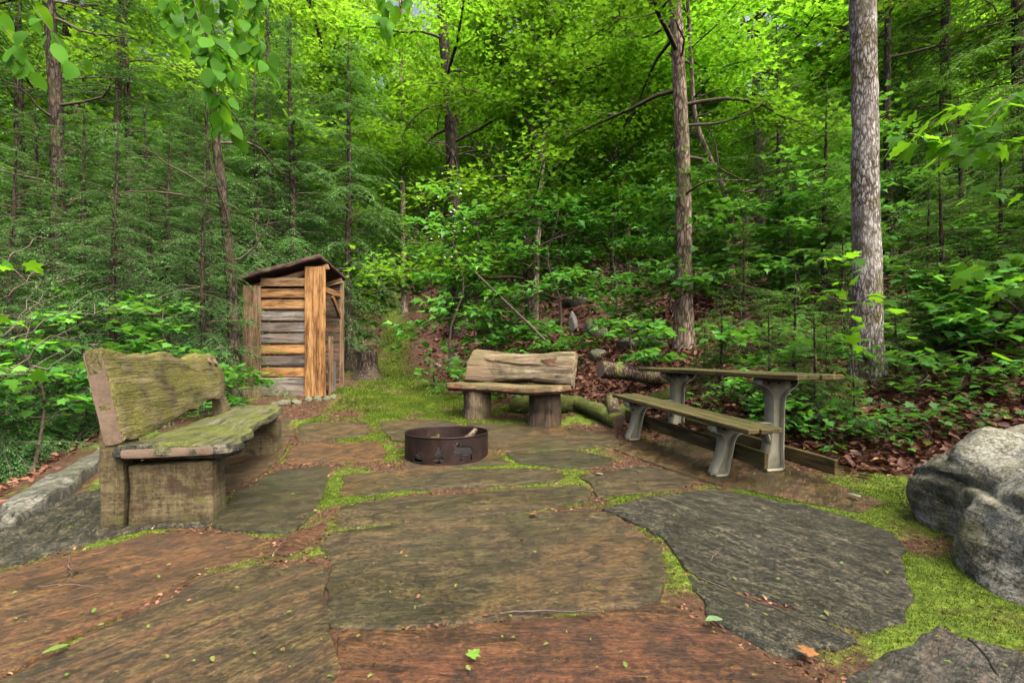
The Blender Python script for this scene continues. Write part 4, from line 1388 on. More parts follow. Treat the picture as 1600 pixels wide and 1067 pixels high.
def hemlock(seed, H, Lmax, r0, z0=.6, dz=.2, nb=4, tw=.06, bl_step=.085, tw_step=.042, droop=.22, wid=.2, tk=10):
    rs = np.random.RandomState(seed)
    gt, gl, gc = Geo(), Geo(), Geo()
    tn = 16
    zt_ = np.linspace(0, H, tn)
    tp = np.stack([.03 * np.sin(zt_ * 1.1 + seed), .03 * np.cos(zt_ * .8 + seed), zt_], 1)
    rad = r0 * (1 - zt_ / H) ** .8 + .006
    rad = rad * (1 + .5 * np.exp(-zt_ / (3 * r0 + .02)))
    tube(gt, tp, rad, tk, noise=.08, nf=2.2, seed=seed)
    Q0, QD, QN, QL, QR = [], [], [], [], []
    z = z0
    while z < H - .1:
        for k in range(nb):
            zf = z + rs.uniform(-.5, .5) * dz
            up = zf / H
            if up > .98:
                continue
            if rs.rand() < .12:
                continue
            L = Lmax * (1 - up) ** .7 * rs.uniform(.35, 1.15) + .08
            az = rs.uniform(0, 2 * math.pi)
            pit = -.1 + .7 * up + rs.normal(0, .24)
            drp = droop * rs.uniform(.5, 1.7)
            h = np.array([math.cos(az), math.sin(az), 0])
            sd_ = np.array([-h[1], h[0], 0])
            base = np.array([np.interp(zf, zt_, tp[:, 0]), np.interp(zf, zt_, tp[:, 1]), zf])
            bend = rs.normal(0, .12) * L
            f = lambda u: base + np.outer(u * L * math.cos(pit), h) + np.outer(bend * u * u, sd_) + np.outer(u * L * math.sin(pit) - drp * L * u ** 2.2, [0, 0, 1])
            up_ = np.linspace(0, 1, 7)
            tube(gl, f(up_), np.linspace(.007 * L + .003, .0015, 7), 4)
            us = np.arange(rs.uniform(.08, .3), .99, bl_step / L)
            us = np.repeat(us, 2) + rs.uniform(-.4, .4, len(us) * 2) * bl_step / L
            us = np.clip(us, .05, 1)
            sg = np.tile([1.0, -1.0], len(us) // 2)
            n = len(us)
            l = (.40 * L * (1 - us) ** .75 * np.clip(us * 3 + .15, 0, 1) + .07) * rs.uniform(.55, 1.15, n)
            b = f(us)
            eps = .02
            tg = unit(f(np.clip(us + eps, 0, 1.05)) - f(us - eps))
            lat = np.cross(tg, np.array([0, 0, 1.0]))
            lat = unit(lat)
            th = rs.normal(.95, .12, n)
            bd = unit(tg * np.cos(th)[:, None] + lat * (sg * np.sin(th))[:, None] + np.array([0, 0, 1]) * rs.normal(-.08, .2, n)[:, None])
            M = int(math.ceil(l.max() / tw_step)) + 1
            v = np.arange(M) * tw_step
            mask = v[None, :] < l[:, None]
            bi, vi = np.where(mask)
            vv = v[vi] + rs.uniform(0, .5, len(vi)) * tw_step
            pp = b[bi] + bd[bi] * vv[:, None]
            pp[:, 2] -= .35 * vv ** 2 / np.maximum(l[bi], .05)
            frac = vv / l[bi]
            for s2 in (1, -1):
                lt2 = unit(np.cross(bd[bi], np.array([0, 0, 1.0])))
                t2 = rs.normal(.75, .18, len(bi))
                dd = unit(bd[bi] * np.cos(t2)[:, None] + lt2 * (s2 * np.sin(t2))[:, None] + np.array([0, 0, 1.0]) * rs.normal(-.1, .18, len(bi))[:, None])
                Q0.append(pp)
                QD.append(dd)
                QN.append(np.column_stack([rs.normal(0, .3, len(bi)), rs.normal(0, .3, len(bi)), np.ones(len(bi))]))
                QL.append(tw * (1.05 - .55 * frac) * rs.uniform(.7, 1.3, len(bi)))
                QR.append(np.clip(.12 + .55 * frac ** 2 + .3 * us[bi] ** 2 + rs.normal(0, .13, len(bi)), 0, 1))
        z += dz
    p, d, nr, ln, rd = [np.concatenate(q) for q in (Q0, QD, QN, QL, QR)]
    s = unit(np.cross(d, unit(nr)))
    w = (ln * wid)[:, None]
    V = np.stack([p, p + d * (ln * .45)[:, None] + s * w * .5, p + d * ln[:, None] - np.array([0, 0, .1]) * ln[:, None], p + d * (ln * .45)[:, None] - s * w * .5], 1)
    n = len(p)
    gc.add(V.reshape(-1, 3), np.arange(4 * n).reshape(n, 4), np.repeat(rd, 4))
    return gt.mesh('trunk', True), gl.mesh('limbs', True), gc.mesh('crown')


def tree(name, meshes, mats, label, cat, loc, rz=0, s=1.0, group=None):
    t = thing(name, label, cat, loc=loc, group=group)
    t.rotation_euler = (0, 0, rz)
    t.scale = (s, s, s)
    for nm, me, m in zip(('trunk', 'limbs', 'crown'), meshes, mats):
        if isinstance(me, list):
            for q in me:
                obj('limb', q, m, t)
        elif me is not None:
            obj(nm, me, m, t)
    return t


# ---- trees whose trunks stand out in the photograph: trunk lines traced, each at its own distance
def traced(name, label, d, pts, w0, w1, bark, seed, z_lo=99, n_limb=0, limb_len=2.0, n_leaf=0, leaf=.1, bare=0, base_py=None, leafmat='leaf_maple', extra=3.0, tk=14, lean=0.0):
    b = at(pts[0][0], d)
    loc = [P(px, py, d + lean * i) - b for i, (px, py) in enumerate(pts)]
    loc[0] = Vector((0, 0, -.12))
    tip = loc[-1] + (loc[-1] - loc[-2]).normalized() * extra
    loc.append(tip)
    k = d / F / 2
    ms = broadleaf(seed, [tuple(v) for v in loc], w0 * k, w1 * k * .7, z_lo, n_limb, limb_len, n_leaf, leaf, 'mid', 40, tk, (.15, .8), bare=bare, tnoise=.16, split=True)
    return tree(name, ms, (MAT[bark], MAT['twig'], MAT[leafmat]), label, 'tree', b)


traced('maple_tree', 'thick pale grey maple trunk with flaky mossy bark at the right', 5.3, [(1356, 585), (1355, 450), (1353, 300), (1351, 150), (1348, 0)], 39, 48, 'bark_grey', 1, 5.6, 10, 2.4, 2600, .11, 0, extra=4.5, tk=28)
traced('maple_tree', 'tall tan-barked maple rising behind the picnic table', 7.6, [(1068, 540), (1069, 400), (1068, 290), (1064, 180), (1058, 60), (1052, -60)], 26, 22, 'bark_tan', 2, 3.6, 16, 2.8, 6500, .115, 6, leafmat='leaf_yellow', extra=4, tk=20)
traced('maple_tree', 'dark trunk with bare twiggy limbs right of the path', 11.5, [(716, 500), (712, 350), (706, 240), (702, 160), (692, 40), (688, -60)], 22, 17, 'bark_brown', 3, 4.2, 14, 3.2, 6500, .125, 14, leafmat='leaf_yellow', extra=4)
traced('maple_tree', 'slim pale trunk leaning slightly between two larger trunks', 9.8, [(836, 500), (838, 420), (844, 300), (852, 200), (856, 120)], 11, 8, 'bark_tan', 4, 2.6, 16, 2.4, 7000, .12, 4, leafmat='leaf_yellow', extra=2.5)
traced('maple_tree', 'mossy trunk standing right behind the wood shed', 6.9, [(368, 640), (366, 560), (362, 450), (350, 320), (338, 220), (330, 110), (318, -20)], 20, 9, 'bark_brown', 5, 5.8, 8, 2.2, 1500, .1, 9, extra=2)
traced('maple_tree', 'dark tall trunk in the far left of the wood', 7.4, [(92, 640), (92, 400), (88, 180), (80, 60), (72, -60)], 22, 17, 'bark_brown', 6, 6.2, 8, 2.4, 1600, .1, 8, extra=3)
traced('maple_tree', 'thin dark trunk left of the hanging leafy twig', 9.0, [(184, 600), (183, 400), (181, 250), (186, 120), (192, -40)], 12, 9, 'bark_brown', 7, 6.5, 8, 2.2, 1600, .1, 8, extra=2)
traced('maple_tree', 'thin trunk leaning left from behind the tan-barked maple', 8.8, [(1160, 480), (1150, 380), (1132, 300), (1106, 240), (1086, 180), (1078, 60)], 11, 7, 'bark_tan', 8, 3.0, 13, 2.2, 4500, .12, 4, leafmat='leaf_yellow', extra=2)
traced('maple_tree', 'very thin straight sapling trunk between the slim and tan trunks', 11.0, [(982, 470), (981, 330), (985, 200), (986, 60)], 7, 5, 'bark_tan', 9, 2.2, 16, 2.2, 6000, .12, 3, leafmat='leaf_yellow', extra=2)
traced('maple_tree', 'dark trunk at the far right edge of the wood', 7.2, [(1586, 480), (1590, 330), (1592, 160), (1590, -40)], 24, 18, 'bark_brown', 10, 6.2, 7, 2.2, 1400, .1, 6, extra=3)
traced('maple_tree', 'dark slim trunk half hidden behind the thick grey trunk', 8.4, [(1390, 480), (1388, 330), (1386, 200), (1388, -20)], 13, 10, 'bark_brown', 11, 3.4, 14, 2.4, 5000, .12, 5, extra=3)
traced('maple_tree', 'pale trunk beyond the end of the path', 15.0, [(632, 470), (630, 360), (628, 220), (626, 20)], 9, 7, 'bark_tan', 12, 2.6, 14, 2.6, 5500, .13, 6, extra=3)
traced('maple_tree', 'grey trunk above the wood shed roof', 12.0, [(446, 480), (446, 360), (450, 200), (452, 20)], 12, 9, 'bark_brown', 13, 3, 12, 2.6, 5000, .12, 8, extra=3)

def zone(px):
    for lim, ph in ((120, 'at the far left edge'), (380, 'above the left bench'), (540, 'behind the wood shed'), (700, 'beyond the end of the path'), (1000, 'above the half-log bench'), (1200, 'around the tan trunk behind the picnic table'), (1400, 'around the thick grey trunk'), (9999, 'above the boulder at the right edge')):
        if px < lim:
            return ph


# ---- background broadleaf trees
BG = []
bgm = [('leaf_yellow', 21), ('leaf_maple', 22), ('leaf_yellow', 23), ('leaf_maple', 24)]
for lm, sd_ in bgm:
    rs = np.random.RandomState(sd_)
    H = rs.uniform(8.5, 10.5)
    pts = [(0, 0, -.2)] + [(rs.normal(0, .12) * i, rs.normal(0, .12) * i, H * i / 5) for i in range(1, 6)]
    BG.append((broadleaf(sd_, pts, .11, .03, .9, 38, 3.0, 16000, .125, 'mid', 20, 8, (.05, .7), flat=.07, spread=.26, bare=5), (MAT['bark_brown'], MAT['twig'], MAT[lm])))
rs = np.random.RandomState(5)
spots = []
tries = 0
while len(spots) < 165 and tries < 6000:
    tries += 1
    d = 10.5 + 38 * rs.rand() ** 1.1
    px = rs.uniform(-260, 1860)
    x = (px - CX) / F * d
    if abs(px - 620) < 85 and d < 20:
        continue
    mind = 1.5 if d < 20 else 2.2
    if any((x - a) ** 2 + (d - b) ** 2 < mind ** 2 for a, b in spots):
        continue
    spots.append((x, d))
for px, d in [(40, 13), (150, 15.5), (260, 16.5), (330, 13.5), (-60, 14), (-160, 12), (90, 19), (220, 22), (340, 20), (10, 24), (420, 24), (500, 20), (130, 28), (300, 30), (-100, 20), (480, 30), (560, 26), (620, 30), (690, 25), (740, 20), (650, 38), (600, 36), (662, 19), (695, 15.5), (640, 23), (675, 28), (655, 33)]:
    spots.append(((px - CX) / F * d, d))
protos = [None] * 4
for i, (x, d) in enumerate(spots):
    k = i % 4
    px = CX + x / d * F
    loc = (x, d, tz(x, d))
    s = rs.uniform(.8, 1.25)
    if px < 500 and d < 24 and rs.rand() < .5:
        k = 1 if k < 2 else 3
    if px < 560:
        s *= 1.3
    lab = ('near ' if d < 16 else 'distant ') + ('yellow-green' if k in (0, 2) else 'green') + ' leafy maple in the wood ' + zone(px)
    grp = lab + ' (several)'
    if protos[k] is None:
        ms, mt = BG[k]
        protos[k] = tree('maple_tree', ms, mt, lab, 'tree', loc, rs.uniform(0, 6.28), s, grp)
    else:
        dup(protos[k], loc, rs.uniform(0, 6.28), s, lab, grp)

for x, y in ((-6.5, -3.0), (5.8, -3.2), (0.8, -6.5), (-3.5, -6.5), (7.5, 1.0)):  # out-of-view maples, added to cut the light falling on the patio
    dup(protos[1 if x < 0 else 3], (x, y, tz(x, y)), x * 1.7, 1.0, 'unseen leafy maple added around the patio to shade it', 'unseen maples added for shade')

# ---- hemlocks
HM = [hemlock(31, 9.5, 2.7, .13, .4, .17, 4, .065, wid=.27), hemlock(32, 8.0, 2.4, .11, .35, .17, 4, .065, wid=.27, droop=.36), hemlock(33, 5.5, 2.0, .07, .2, .14, 4, .062, wid=.27, droop=.3), hemlock(34, 8.0, 2.6, .1, 2.3, .17, 4, .065, wid=.27, droop=.4)]
HS = [hemlock(41, 2.4, .8, .03, .1, .11, 4, .05, .05, .032, .15), hemlock(42, 1.5, .6, .02, .06, .09, 4, .045, .045, .03, .12)]
hp = {}


def put_hem(k, px, d, s, label, group=None, light=False, rz=None):
    key = (k, light)
    loc = at(px, d)
    rz = rs.uniform(0, 6.28) if rz is None else rz
    if key not in hp:
        ms = HM[k] if k < 3 else (HM[3] if k == 9 else HS[k - 3])
        if light and k < 3:
            ms = tuple(m.copy() for m in ms)
            for m in ms:
                m.materials.clear()
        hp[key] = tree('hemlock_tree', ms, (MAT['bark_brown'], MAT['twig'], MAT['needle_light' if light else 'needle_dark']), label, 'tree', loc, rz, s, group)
        return hp[key]
    return dup(hp[key], loc, rz, s, label, group)


gl_ = 'dark hemlocks on the left'
for j, (k, px, d, s) in enumerate([(0, 30, 8.2, 1.0), (1, 200, 8.6, 1.05), (0, -170, 7.0, 1.0), (1, -60, 10.5, 1.1), (0, 300, 10.2, 1.0), (1, 420, 10.6, 1.1), (2, 130, 7.0, .9), (0, 110, 12.5, 1.1), (1, 250, 13.5, 1.2), (9, 520, 14.0, 1.05), (2, 20, 6.2, .8), (9, 560, 18, 1.2), (0, 400, 17, 1.2), (0, 0, 16, 1.2), (0, 200, 19, 1.2), (1, -300, 9, 1.1), (2, -260, 5.2, 1.0), (2, 290, 8.2, .9), (2, 60, 7.4, 1.0), (2, 350, 9.2, .9), (2, 180, 6.3, .7), (2, -90, 6.0, .9), (2, 470, 11.5, 1.0), (2, -10, 5.2, .6), (1, 455, 9.6, .9), (2, 325, 7.9, .95), (2, 230, 7.3, .85), (2, 400, 9.3, 1.1), (2, 262, 7.1, .75), (2, 318, 6.55, .62)]):
    lb = ('small ' if k == 2 else 'tall ') + ('near' if d < 9 else 'farther') + ' dark hemlock with drooping boughs ' + zone(px)
    put_hem(k, px, d, s, lb, 'left: ' + lb)
put_hem(9, 545, 10.2, .9, 'hemlock with drooping boughs over the path right of the wood shed')
put_hem(2, 735, 12.0, .6, 'dense blue-green young conifer where the path meets the slope')
gr_ = 'hemlocks on the right slope'
for k, px, d, s in [(2, 1215, 8.2, .85), (2, 1290, 7.0, .62), (1, 1480, 8.2, .95), (1, 1640, 7.0, 1.0), (2, 1420, 9.5, 1.0), (1, 1550, 10.5, 1.1), (0, 1330, 12, 1.0), (0, 1680, 10, 1.1), (0, 1500, 14, 1.2), (2, 1760, 5.5, 1.0)]:
    lb = ('small ' if k == 2 else 'tall ') + ('near' if d < 9 else 'farther') + ' fresh green hemlock on the slope ' + zone(px)
    put_hem(k, px, d, s, lb, 'right: ' + lb, True)
gs_ = 'hemlock seedlings behind the table'
for k, px, d, s in [(3, 1130, 5.75, .55), (4, 1100, 6.2, .6), (3, 1200, 5.3, .5), (4, 1270, 4.75, .75), (3, 1290, 4.95, .4), (4, 1335, 4.5, .42), (3, 1400, 4.9, .42), (4, 1240, 5.4, .9), (3, 1160, 6.6, .8), (4, 1320, 6.2, .9), (3, 1450, 5.8, .7), (4, 1530, 6.2, .8), (4, 1415, 5.2, .6), (3, 1470, 5.5, .9), (3, 1560, 5.4, .9), (4, 1630, 4.9, 1.1), (3, 1500, 6.2, 1.1), (4, 1600, 5.7, 1.2)]:
    put_hem(k, px, d, s, 'low feathery hemlock seedling growing between the picnic table and the thick grey trunk', gs_, True)

# ---- understorey saplings
SAP = []
for sd_, H, L, n, ls in ((51, 2.6, 1.1, 950, .13), (52, 1.6, .8, 460, .12), (53, .9, .55, 210, .11), (54, .5, .4, 85, .1)):
    r2 = np.random.RandomState(sd_)
    pts = [(0, 0, -.05)] + [(r2.normal(0, .05) * i, r2.normal(0, .05) * i, H * i / 4) for i in range(1, 5)]
    SAP.append(broadleaf(sd_, pts, .012 + .004 * H, .004, H * .25, max(5, int(H * 7)), L, n, ls, 'maple' if H < 2 else 'mid', 12, 6, (.1, .6), flat=.03, spread=.11, tnoise=.03))
spp = [None] * 4


def put_sap(k, loc, s, label, group=None):
    if spp[k] is None:
        spp[k] = tree('maple_sapling', SAP[k], (MAT['twig'], MAT['twig'], MAT['leaf_under']), label, 'sapling', loc, rs.uniform(0, 6.28), s, group)
        return spp[k]
    return dup(spp[k], loc, rs.uniform(0, 6.28), s, label, group)


cnt = 0
tries = 0
placed = []
while cnt < 282 and tries < 30000:
    tries += 1
    px = rs.uniform(-150, 1750)
    d = 4.8 + 13 * rs.rand() ** 1.25
    x = (px - CX) / F * d
    h, L = float(hill_h(x, d)), float(left_l(x, d))
    ok = h > .42 or L > .5 or d > 12
    if x > 3.3 and d < 4.8:
        ok = False
    if abs(x + 1.95 + .24 * (d - 8)) < 1.0 and d < 15:
        ok = False
    if abs(px - 1352) < 60 and d < 6.2:
        ok = False
    if abs(px - 1066) < 34 and d < 7.6:
        ok = False
    if -4.5 < x < -2.3 and 6.5 < d < 9.3:
        ok = False
    if not ok:
        continue
    k = rs.choice(4, p=[.2, .32, .3, .18])
    if h > 0 and h < 1.1 and k < 2:
        k = 2 + rs.randint(2)
    md_ = [.8, .5, .34, .22][k]
    if any((x - a) ** 2 + (d - b) ** 2 < (md_ * .5 + c * .5) ** 2 for a, b, c in placed):
        continue
    placed.append((x, d, md_))
    lb = ('tall', 'waist-high', 'knee-high', 'low')[k] + (' near' if d < 9 else ' farther') + ' green maple sapling ' + zone(px)
    put_sap(k, (x, d, tz(x, d)), rs.uniform(.75, 1.3), lb, 'saplings: ' + lb)
    cnt += 1
for k, px, d, s, lab in [(2, 1010, 6.9, .8, 'small maple seedling just above the brown log behind the table'), (1, 262, 5.9, .95, 'bushy maple sapling with layered leaves behind the left bench'), (1, 210, 6.2, 1.0, 'maple sapling spreading over the back of the left bench'), (2, 355, 6.0, .8, 'small maple seedling between the left bench and the wood shed'), (2, 790, 7.6, .9, 'leafy maple seedling right behind the half-log bench'), (3, 830, 7.1, 1.3, 'low seedling touching the back of the half-log bench'), (2, 1225, 4.7, .65, 'bright maple seedling beside the near table leg'), (2, 765, 8.7, 1.0, 'maple seedling on the bank right of the path'), (1, 770, 9.2, .9, 'spreading maple sapling up the bank behind the half-log bench'), (2, 860, 8.3, 1.0, 'maple seedling left of the upright pale stone'), (3, 690, 8.5, 1.1, 'low maple seedling on the brown bank at the right edge of the path'), (3, 712, 9.1, 1.4, 'leafy low seedling higher on the bank right of the path'), (3, 745, 7.9, 1.3, 'low maple seedling left of the half-log backrest')]:
    put_sap(k, at(px, d), s, lab)

for k, (px, d, s) in enumerate([(1400, 4.3, .7), (1425, 4.75, .9), (1450, 4.2, .55), (1480, 4.6, .8), (1490, 5.1, 1.0), (1520, 4.1, .6), (1545, 4.9, 1.0), (1560, 4.4, .7), (1590, 5.2, 1.1), (1600, 4.3, .6), (1435, 5.3, 1.1), (1620, 4.7, .9), (1370, 4.35, .5), (1530, 5.4, 1.1), (1310, 4.4, .6), (1290, 4.55, .7), (1255, 4.75, .8), (1120, 5.5, .7), (1180, 5.1, .7)]):
    put_sap(3, at(px, d), s, 'low leafy seedling in the dead leaves on the bank between the table and the boulder', 'seedlings on the bank')

# ---- near leafy twigs: every leaf a part of its own
LEAFM = {}
for kd in ('beech', 'maple'):
    for v in range(3):
        g = Geo()
        T, Fs = leaf_template(kd)
        T = T.copy()
        T[:, 2] += .06 * np.sin(T[:, 1] * 4 + v * 2) + .1 * (v - 1) * T[:, 0] ** 2
        T[:, 0] *= (.95, 1.05, .88)[v]
        g.add(T, Fs, .35 + .2 * v)
        LEAFM[(kd, v)] = g.mesh('leaf')
        LEAFM[(kd, v)].materials.append(MAT['leaf_near'])


def leafy_twig(name, label, cat, twigs, kind, size, per_m, seed, hang=.6, r=.004, mat='twig', jit=.03, flatn=None, rootless=False):
    rs_ = np.random.RandomState(seed)
    root = thing(name, label, cat, loc=twigs[0][0])
    o = np.array(twigs[0][0])
    g = Geo()
    leaves_ = []
    for tw in twigs:
        p = smooth_path([tuple(q) for q in tw], 12) - o
        tube(g, p, np.linspace(r, r * .35, 12), 5)
        L = np.sum(np.linalg.norm(np.diff(p, axis=0), axis=1))
        n = max(2, int(L * per_m))
        for j in range(n):
            t = ((j + rs_.rand()) / n) * 11
            q = np.array([np.interp(t, np.arange(12), p[:, c]) for c in range(3)])
            tg = unit(p[min(int(t) + 1, 11)] - p[min(int(t), 10)])
            side = np.cross(tg, [0, 0, 1]) * (1 if j % 2 else -1)
            f = unit(.5 * tg + .7 * unit(side + 1e-4) + rs_.normal(0, .25, 3) + np.array([0, 0, -hang]))
            nr = np.array([0, 0, 1.0]) + rs_.normal(0, .35, 3) + (np.array(flatn) if flatn is not None else 0)
            q = q + f * .02 + rs_.normal(0, jit, 3)
            leaves_.append((q, f, nr, size * rs_.uniform(.65, 1.2), rs_.randint(3)))
    obj('twig', g.mesh('twig', True), MAT[mat], root)
    for q, f, nr, s, v in leaves_:
        n_ = unit(nr)
        sd2 = unit(np.cross(f, n_))
        n_ = np.cross(sd2, f)
        m = Matrix.Identity(4)
        for i in range(3):
            m[i][0], m[i][1], m[i][2], m[i][3] = sd2[i] * s, f[i] * s, n_[i] * s, q[i]
        obj('leaf', LEAFM[(kind, v)], None, root, mw=m)
    return root


D = 2.1
leafy_twig('hanging_branch', 'bright green leafy twig hanging into the top left of the picture', 'branch',
           [[P(285, -70, D), P(300, -10, D), P(318, 60, D - .05), P(338, 120, D - .05), P(348, 190, D)], [P(330, -60, D), P(350, 10, D + .1), P(385, 55, D + .1), P(418, 95, D + .1)],
            [P(255, -60, D + .2), P(262, 10, D + .2), P(290, 60, D + .2)], [P(400, -60, D + .2), P(405, 0, D + .2), P(388, 40, D + .2)], [P(318, 60, D - .05), P(352, 80, D), P(365, 110, D)]], 'beech', .085, 100, 61, 1.0, jit=.02, flatn=(0, -.8, -.2))
leafy_twig('hanging_branch', 'short leafy twig hanging at the top centre-left edge', 'branch', [[P(590, -60, 2.6), P(598, -10, 2.6), P(604, 50, 2.6)], [P(640, -60, 2.7), P(628, 0, 2.7)]], 'beech', .085, 75, 62, 1.0, jit=.02, flatn=(0, -.8, -.2))
leafy_twig('hanging_branch', 'dark leafy twig hanging in the top left corner', 'branch', [[P(20, -60, 2.6), P(60, 20, 2.6), P(110, 90, 2.6)], [P(-40, 0, 2.6), P(20, 60, 2.6), P(40, 110, 2.6)]], 'beech', .13, 26, 63, .9, flatn=(0, -.5, 0))
leafy_twig('maple_branch', 'spray of broad maple leaves reaching in from the right', 'branch', [[P(1680, 120, 3.3), P(1580, 150, 3.3), P(1480, 180, 3.2), P(1410, 215, 3.1)], [P(1660, 200, 3.4), P(1560, 225, 3.4), P(1470, 250, 3.3)], [P(1580, 150, 3.3), P(1520, 205, 3.1), P(1460, 215, 3.0)], [P(1690, 270, 3.5), P(1600, 290, 3.6), P(1530, 300, 3.6)]], 'maple', .14, 22, 64, .45)
leafy_twig('maple_branch', 'low spray of maple leaves at the right edge above the boulder', 'branch', [[P(1690, 380, 3.7), P(1590, 400, 3.7), P(1500, 425, 3.6)], [P(1690, 440, 3.9), P(1610, 440, 3.9), P(1560, 455, 3.9)]], 'maple', .13, 22, 65, .4)
leafy_twig('maple_sapling', 'bright broad-leaved maple sapling in front of the thick grey trunk', 'sapling', [[at(1335, 4.55), P(1332, 560, 4.55), P(1325, 480, 4.55), P(1318, 405, 4.5)], [P(1325, 470, 4.55), P(1290, 462, 4.5), P(1262, 455, 4.45)], [P(1325, 480, 4.55), P(1365, 462, 4.45), P(1405, 480, 4.4)], [P(1318, 412, 4.5), P(1290, 402, 4.45), P(1275, 408, 4.4)], [P(1318, 408, 4.5), P(1340, 405, 4.4), P(1352, 415, 4.35)]], 'maple', .15, 13, 66, .25, r=.008)
for j, (px, py, d, lab) in enumerate([(1465, 590, 5.0, 'large-leaved shrub seedling in dead leaves left of the boulder top'), (1515, 600, 4.6, 'large-leaved shrub seedling with drooping leaves behind the boulder'), (1595, 600, 4.7, 'large-leaved shrub seedling at the right edge behind the boulder')]):
    b = at(px, d)
    tws = []
    for a in range(4):
        an = a * 1.6 + j
        tws.append([b, b + Vector((.03 * math.cos(an), .03 * math.sin(an), .2)), b + Vector((.22 * math.cos(an), .22 * math.sin(an), .32)), b + Vector((.36 * math.cos(an), .36 * math.sin(an), .3))])
    leafy_twig('shrub_seedling', lab, 'seedling', tws, 'beech', .2, 6, 70 + j, .3, r=.005)
leafy_twig('maple_branch', 'bright maple leaves on a twig at the left edge', 'branch', [[P(-90, 500, 2.3), P(-20, 490, 2.3), P(40, 500, 2.3)], [P(-90, 590, 2.2), P(-20, 575, 2.2), P(50, 585, 2.2)], [P(-90, 420, 2.6), P(-10, 405, 2.6), P(30, 400, 2.6)]], 'maple', .085, 14, 81, .4)

# bare grey twigs on the left
g = Geo()
rs2 = np.random.RandomState(9)
o = P(-60, 640, 3.6)
for px0, py0, px1, py1, px2, py2, d in [(-40, 560, 90, 490, 250, 490, 3.6), (-40, 620, 60, 540, 150, 500, 3.5), (-40, 585, 80, 570, 160, 535, 3.4), (-30, 480, 50, 430, 90, 410, 3.7), (-40, 545, 30, 500, 75, 420, 3.6), (20, 530, 60, 470, 110, 430, 3.7), (-40, 440, 40, 385, 85, 370, 3.8)]:
    p = smooth_path([P(px0, py0, d), P((px0 + px1) / 2, (py0 + py1) / 2 + 6, d - .05), P(px1, py1, d), P((px1 + px2) / 2, (py1 + py2) / 2 - 6, d + .05), P(px2, py2, d)], 16)
    p = p - np.array(o) + rs2.normal(0, .012, (16, 3))
    tube(g, p, np.linspace(.006, .002, 16), 5)
    for j in range(3):
        k = rs2.randint(4, 15)
        e = p[k] + rs2.normal(0, .12, 3) + np.array([.08, 0, .03])
        tube(g, smooth_path([p[k], (p[k] + e) / 2 + rs2.normal(0, .02, 3), e], 5), np.linspace(.004, .0015, 5), 4)
tag(obj('dead_branch', g.mesh('dead_branch', True), MAT['twig_grey'], loc=o), 'tangle of bare grey twigs left of the mossy bench', 'branch')
g = Geo()
p = smooth_path([P(742, 425, 8.3), P(780, 462, 8.2), P(820, 500, 8.0), P(852, 532, 7.8)], 12)
tube(g, p - p[0], np.linspace(.014, .022, 12), 6)
tag(obj('dead_branch', g.mesh('dead_branch', True), MAT['twig'], loc=p[0]), 'thin fallen branch slanting down the slope behind the half-log bench', 'branch')

# ------------------------------------------------------------------ stuff: dead leaves, moss, small fallen leaves
rs = np.random.RandomState(77)


def litter(n, dlo, dhi, plo, phi, size, keep):
    d = dlo + (dhi - dlo) * rs.rand(n) ** 1.2
    x = (rs.uniform(plo, phi, n) - CX) / F * d
    m = keep(x, d)
    x, d = x[m], d[m]
    n = len(x)
    z = terr(x, d) + .012 + rs.rand(n) * .03
    pos = np.column_stack([x, d, z])
    a = rs.uniform(0, 6.28, n)
    nr = np.column_stack([rs.normal(0, .45, n), rs.normal(0, .45, n), np.ones(n)])
    return pos, np.column_stack([np.cos(a), np.sin(a), rs.normal(0, .2, n)]), nr, size * rs.uniform(.6, 1.25, n)


g = Geo()
keepf = lambda x, y: rs.rand(len(x)) < np.clip(litter_weight(x, y) * 1.3, 0, 1) * np.where(hill_h(x, y) > -.05, 1, .45) * (1 - .85 * np.exp(-((x + 1.95 + .24 * (y - 8)) / .9) ** 2) * (y > 7))
for args in ((26000, 3.2, 9.5, 650, 1720, .085), (14000, 8, 17, 560, 1700, .11), (5000, 2.5, 8, -200, 420, .075)):
    pos, fw_, nr, sz_ = litter(*args, keepf)
    scatter(g, pos, fw_, nr, sz_, 'dead', np.clip(rs.beta(2, 2.6, len(pos)), 0, 1))
xj, yj = rs.uniform(-3.2, 3.0, 60000), rs.uniform(1.4, 7.5, 60000)
mj = (~in_stone(xj, yj)) & (moss_weight(xj, yj) + rs.normal(0, .15, 60000) < .55) | (rs.rand(60000) < .006)
xj, yj = xj[mj], yj[mj]
nj = len(xj)
aj = rs.uniform(0, 6.28, nj)
scatter(g, np.column_stack([xj, yj, terr(xj, yj) + np.where(in_stone(xj, yj), .026, .012)]), np.column_stack([np.cos(aj), np.sin(aj), np.zeros(nj)]), np.column_stack([rs.normal(0, .4, nj), rs.normal(0, .4, nj), np.ones(nj)]), rs.uniform(.008, .026, nj), 'dead', np.clip(rs.beta(1.6, 2.2, nj), 0, 1))
tag(obj('leaf_litter', g.mesh('leaf_litter'), MAT['litter']), 'carpet of rust brown dead leaves on the slope', 'leaf litter', kind='stuff')

g = Geo()


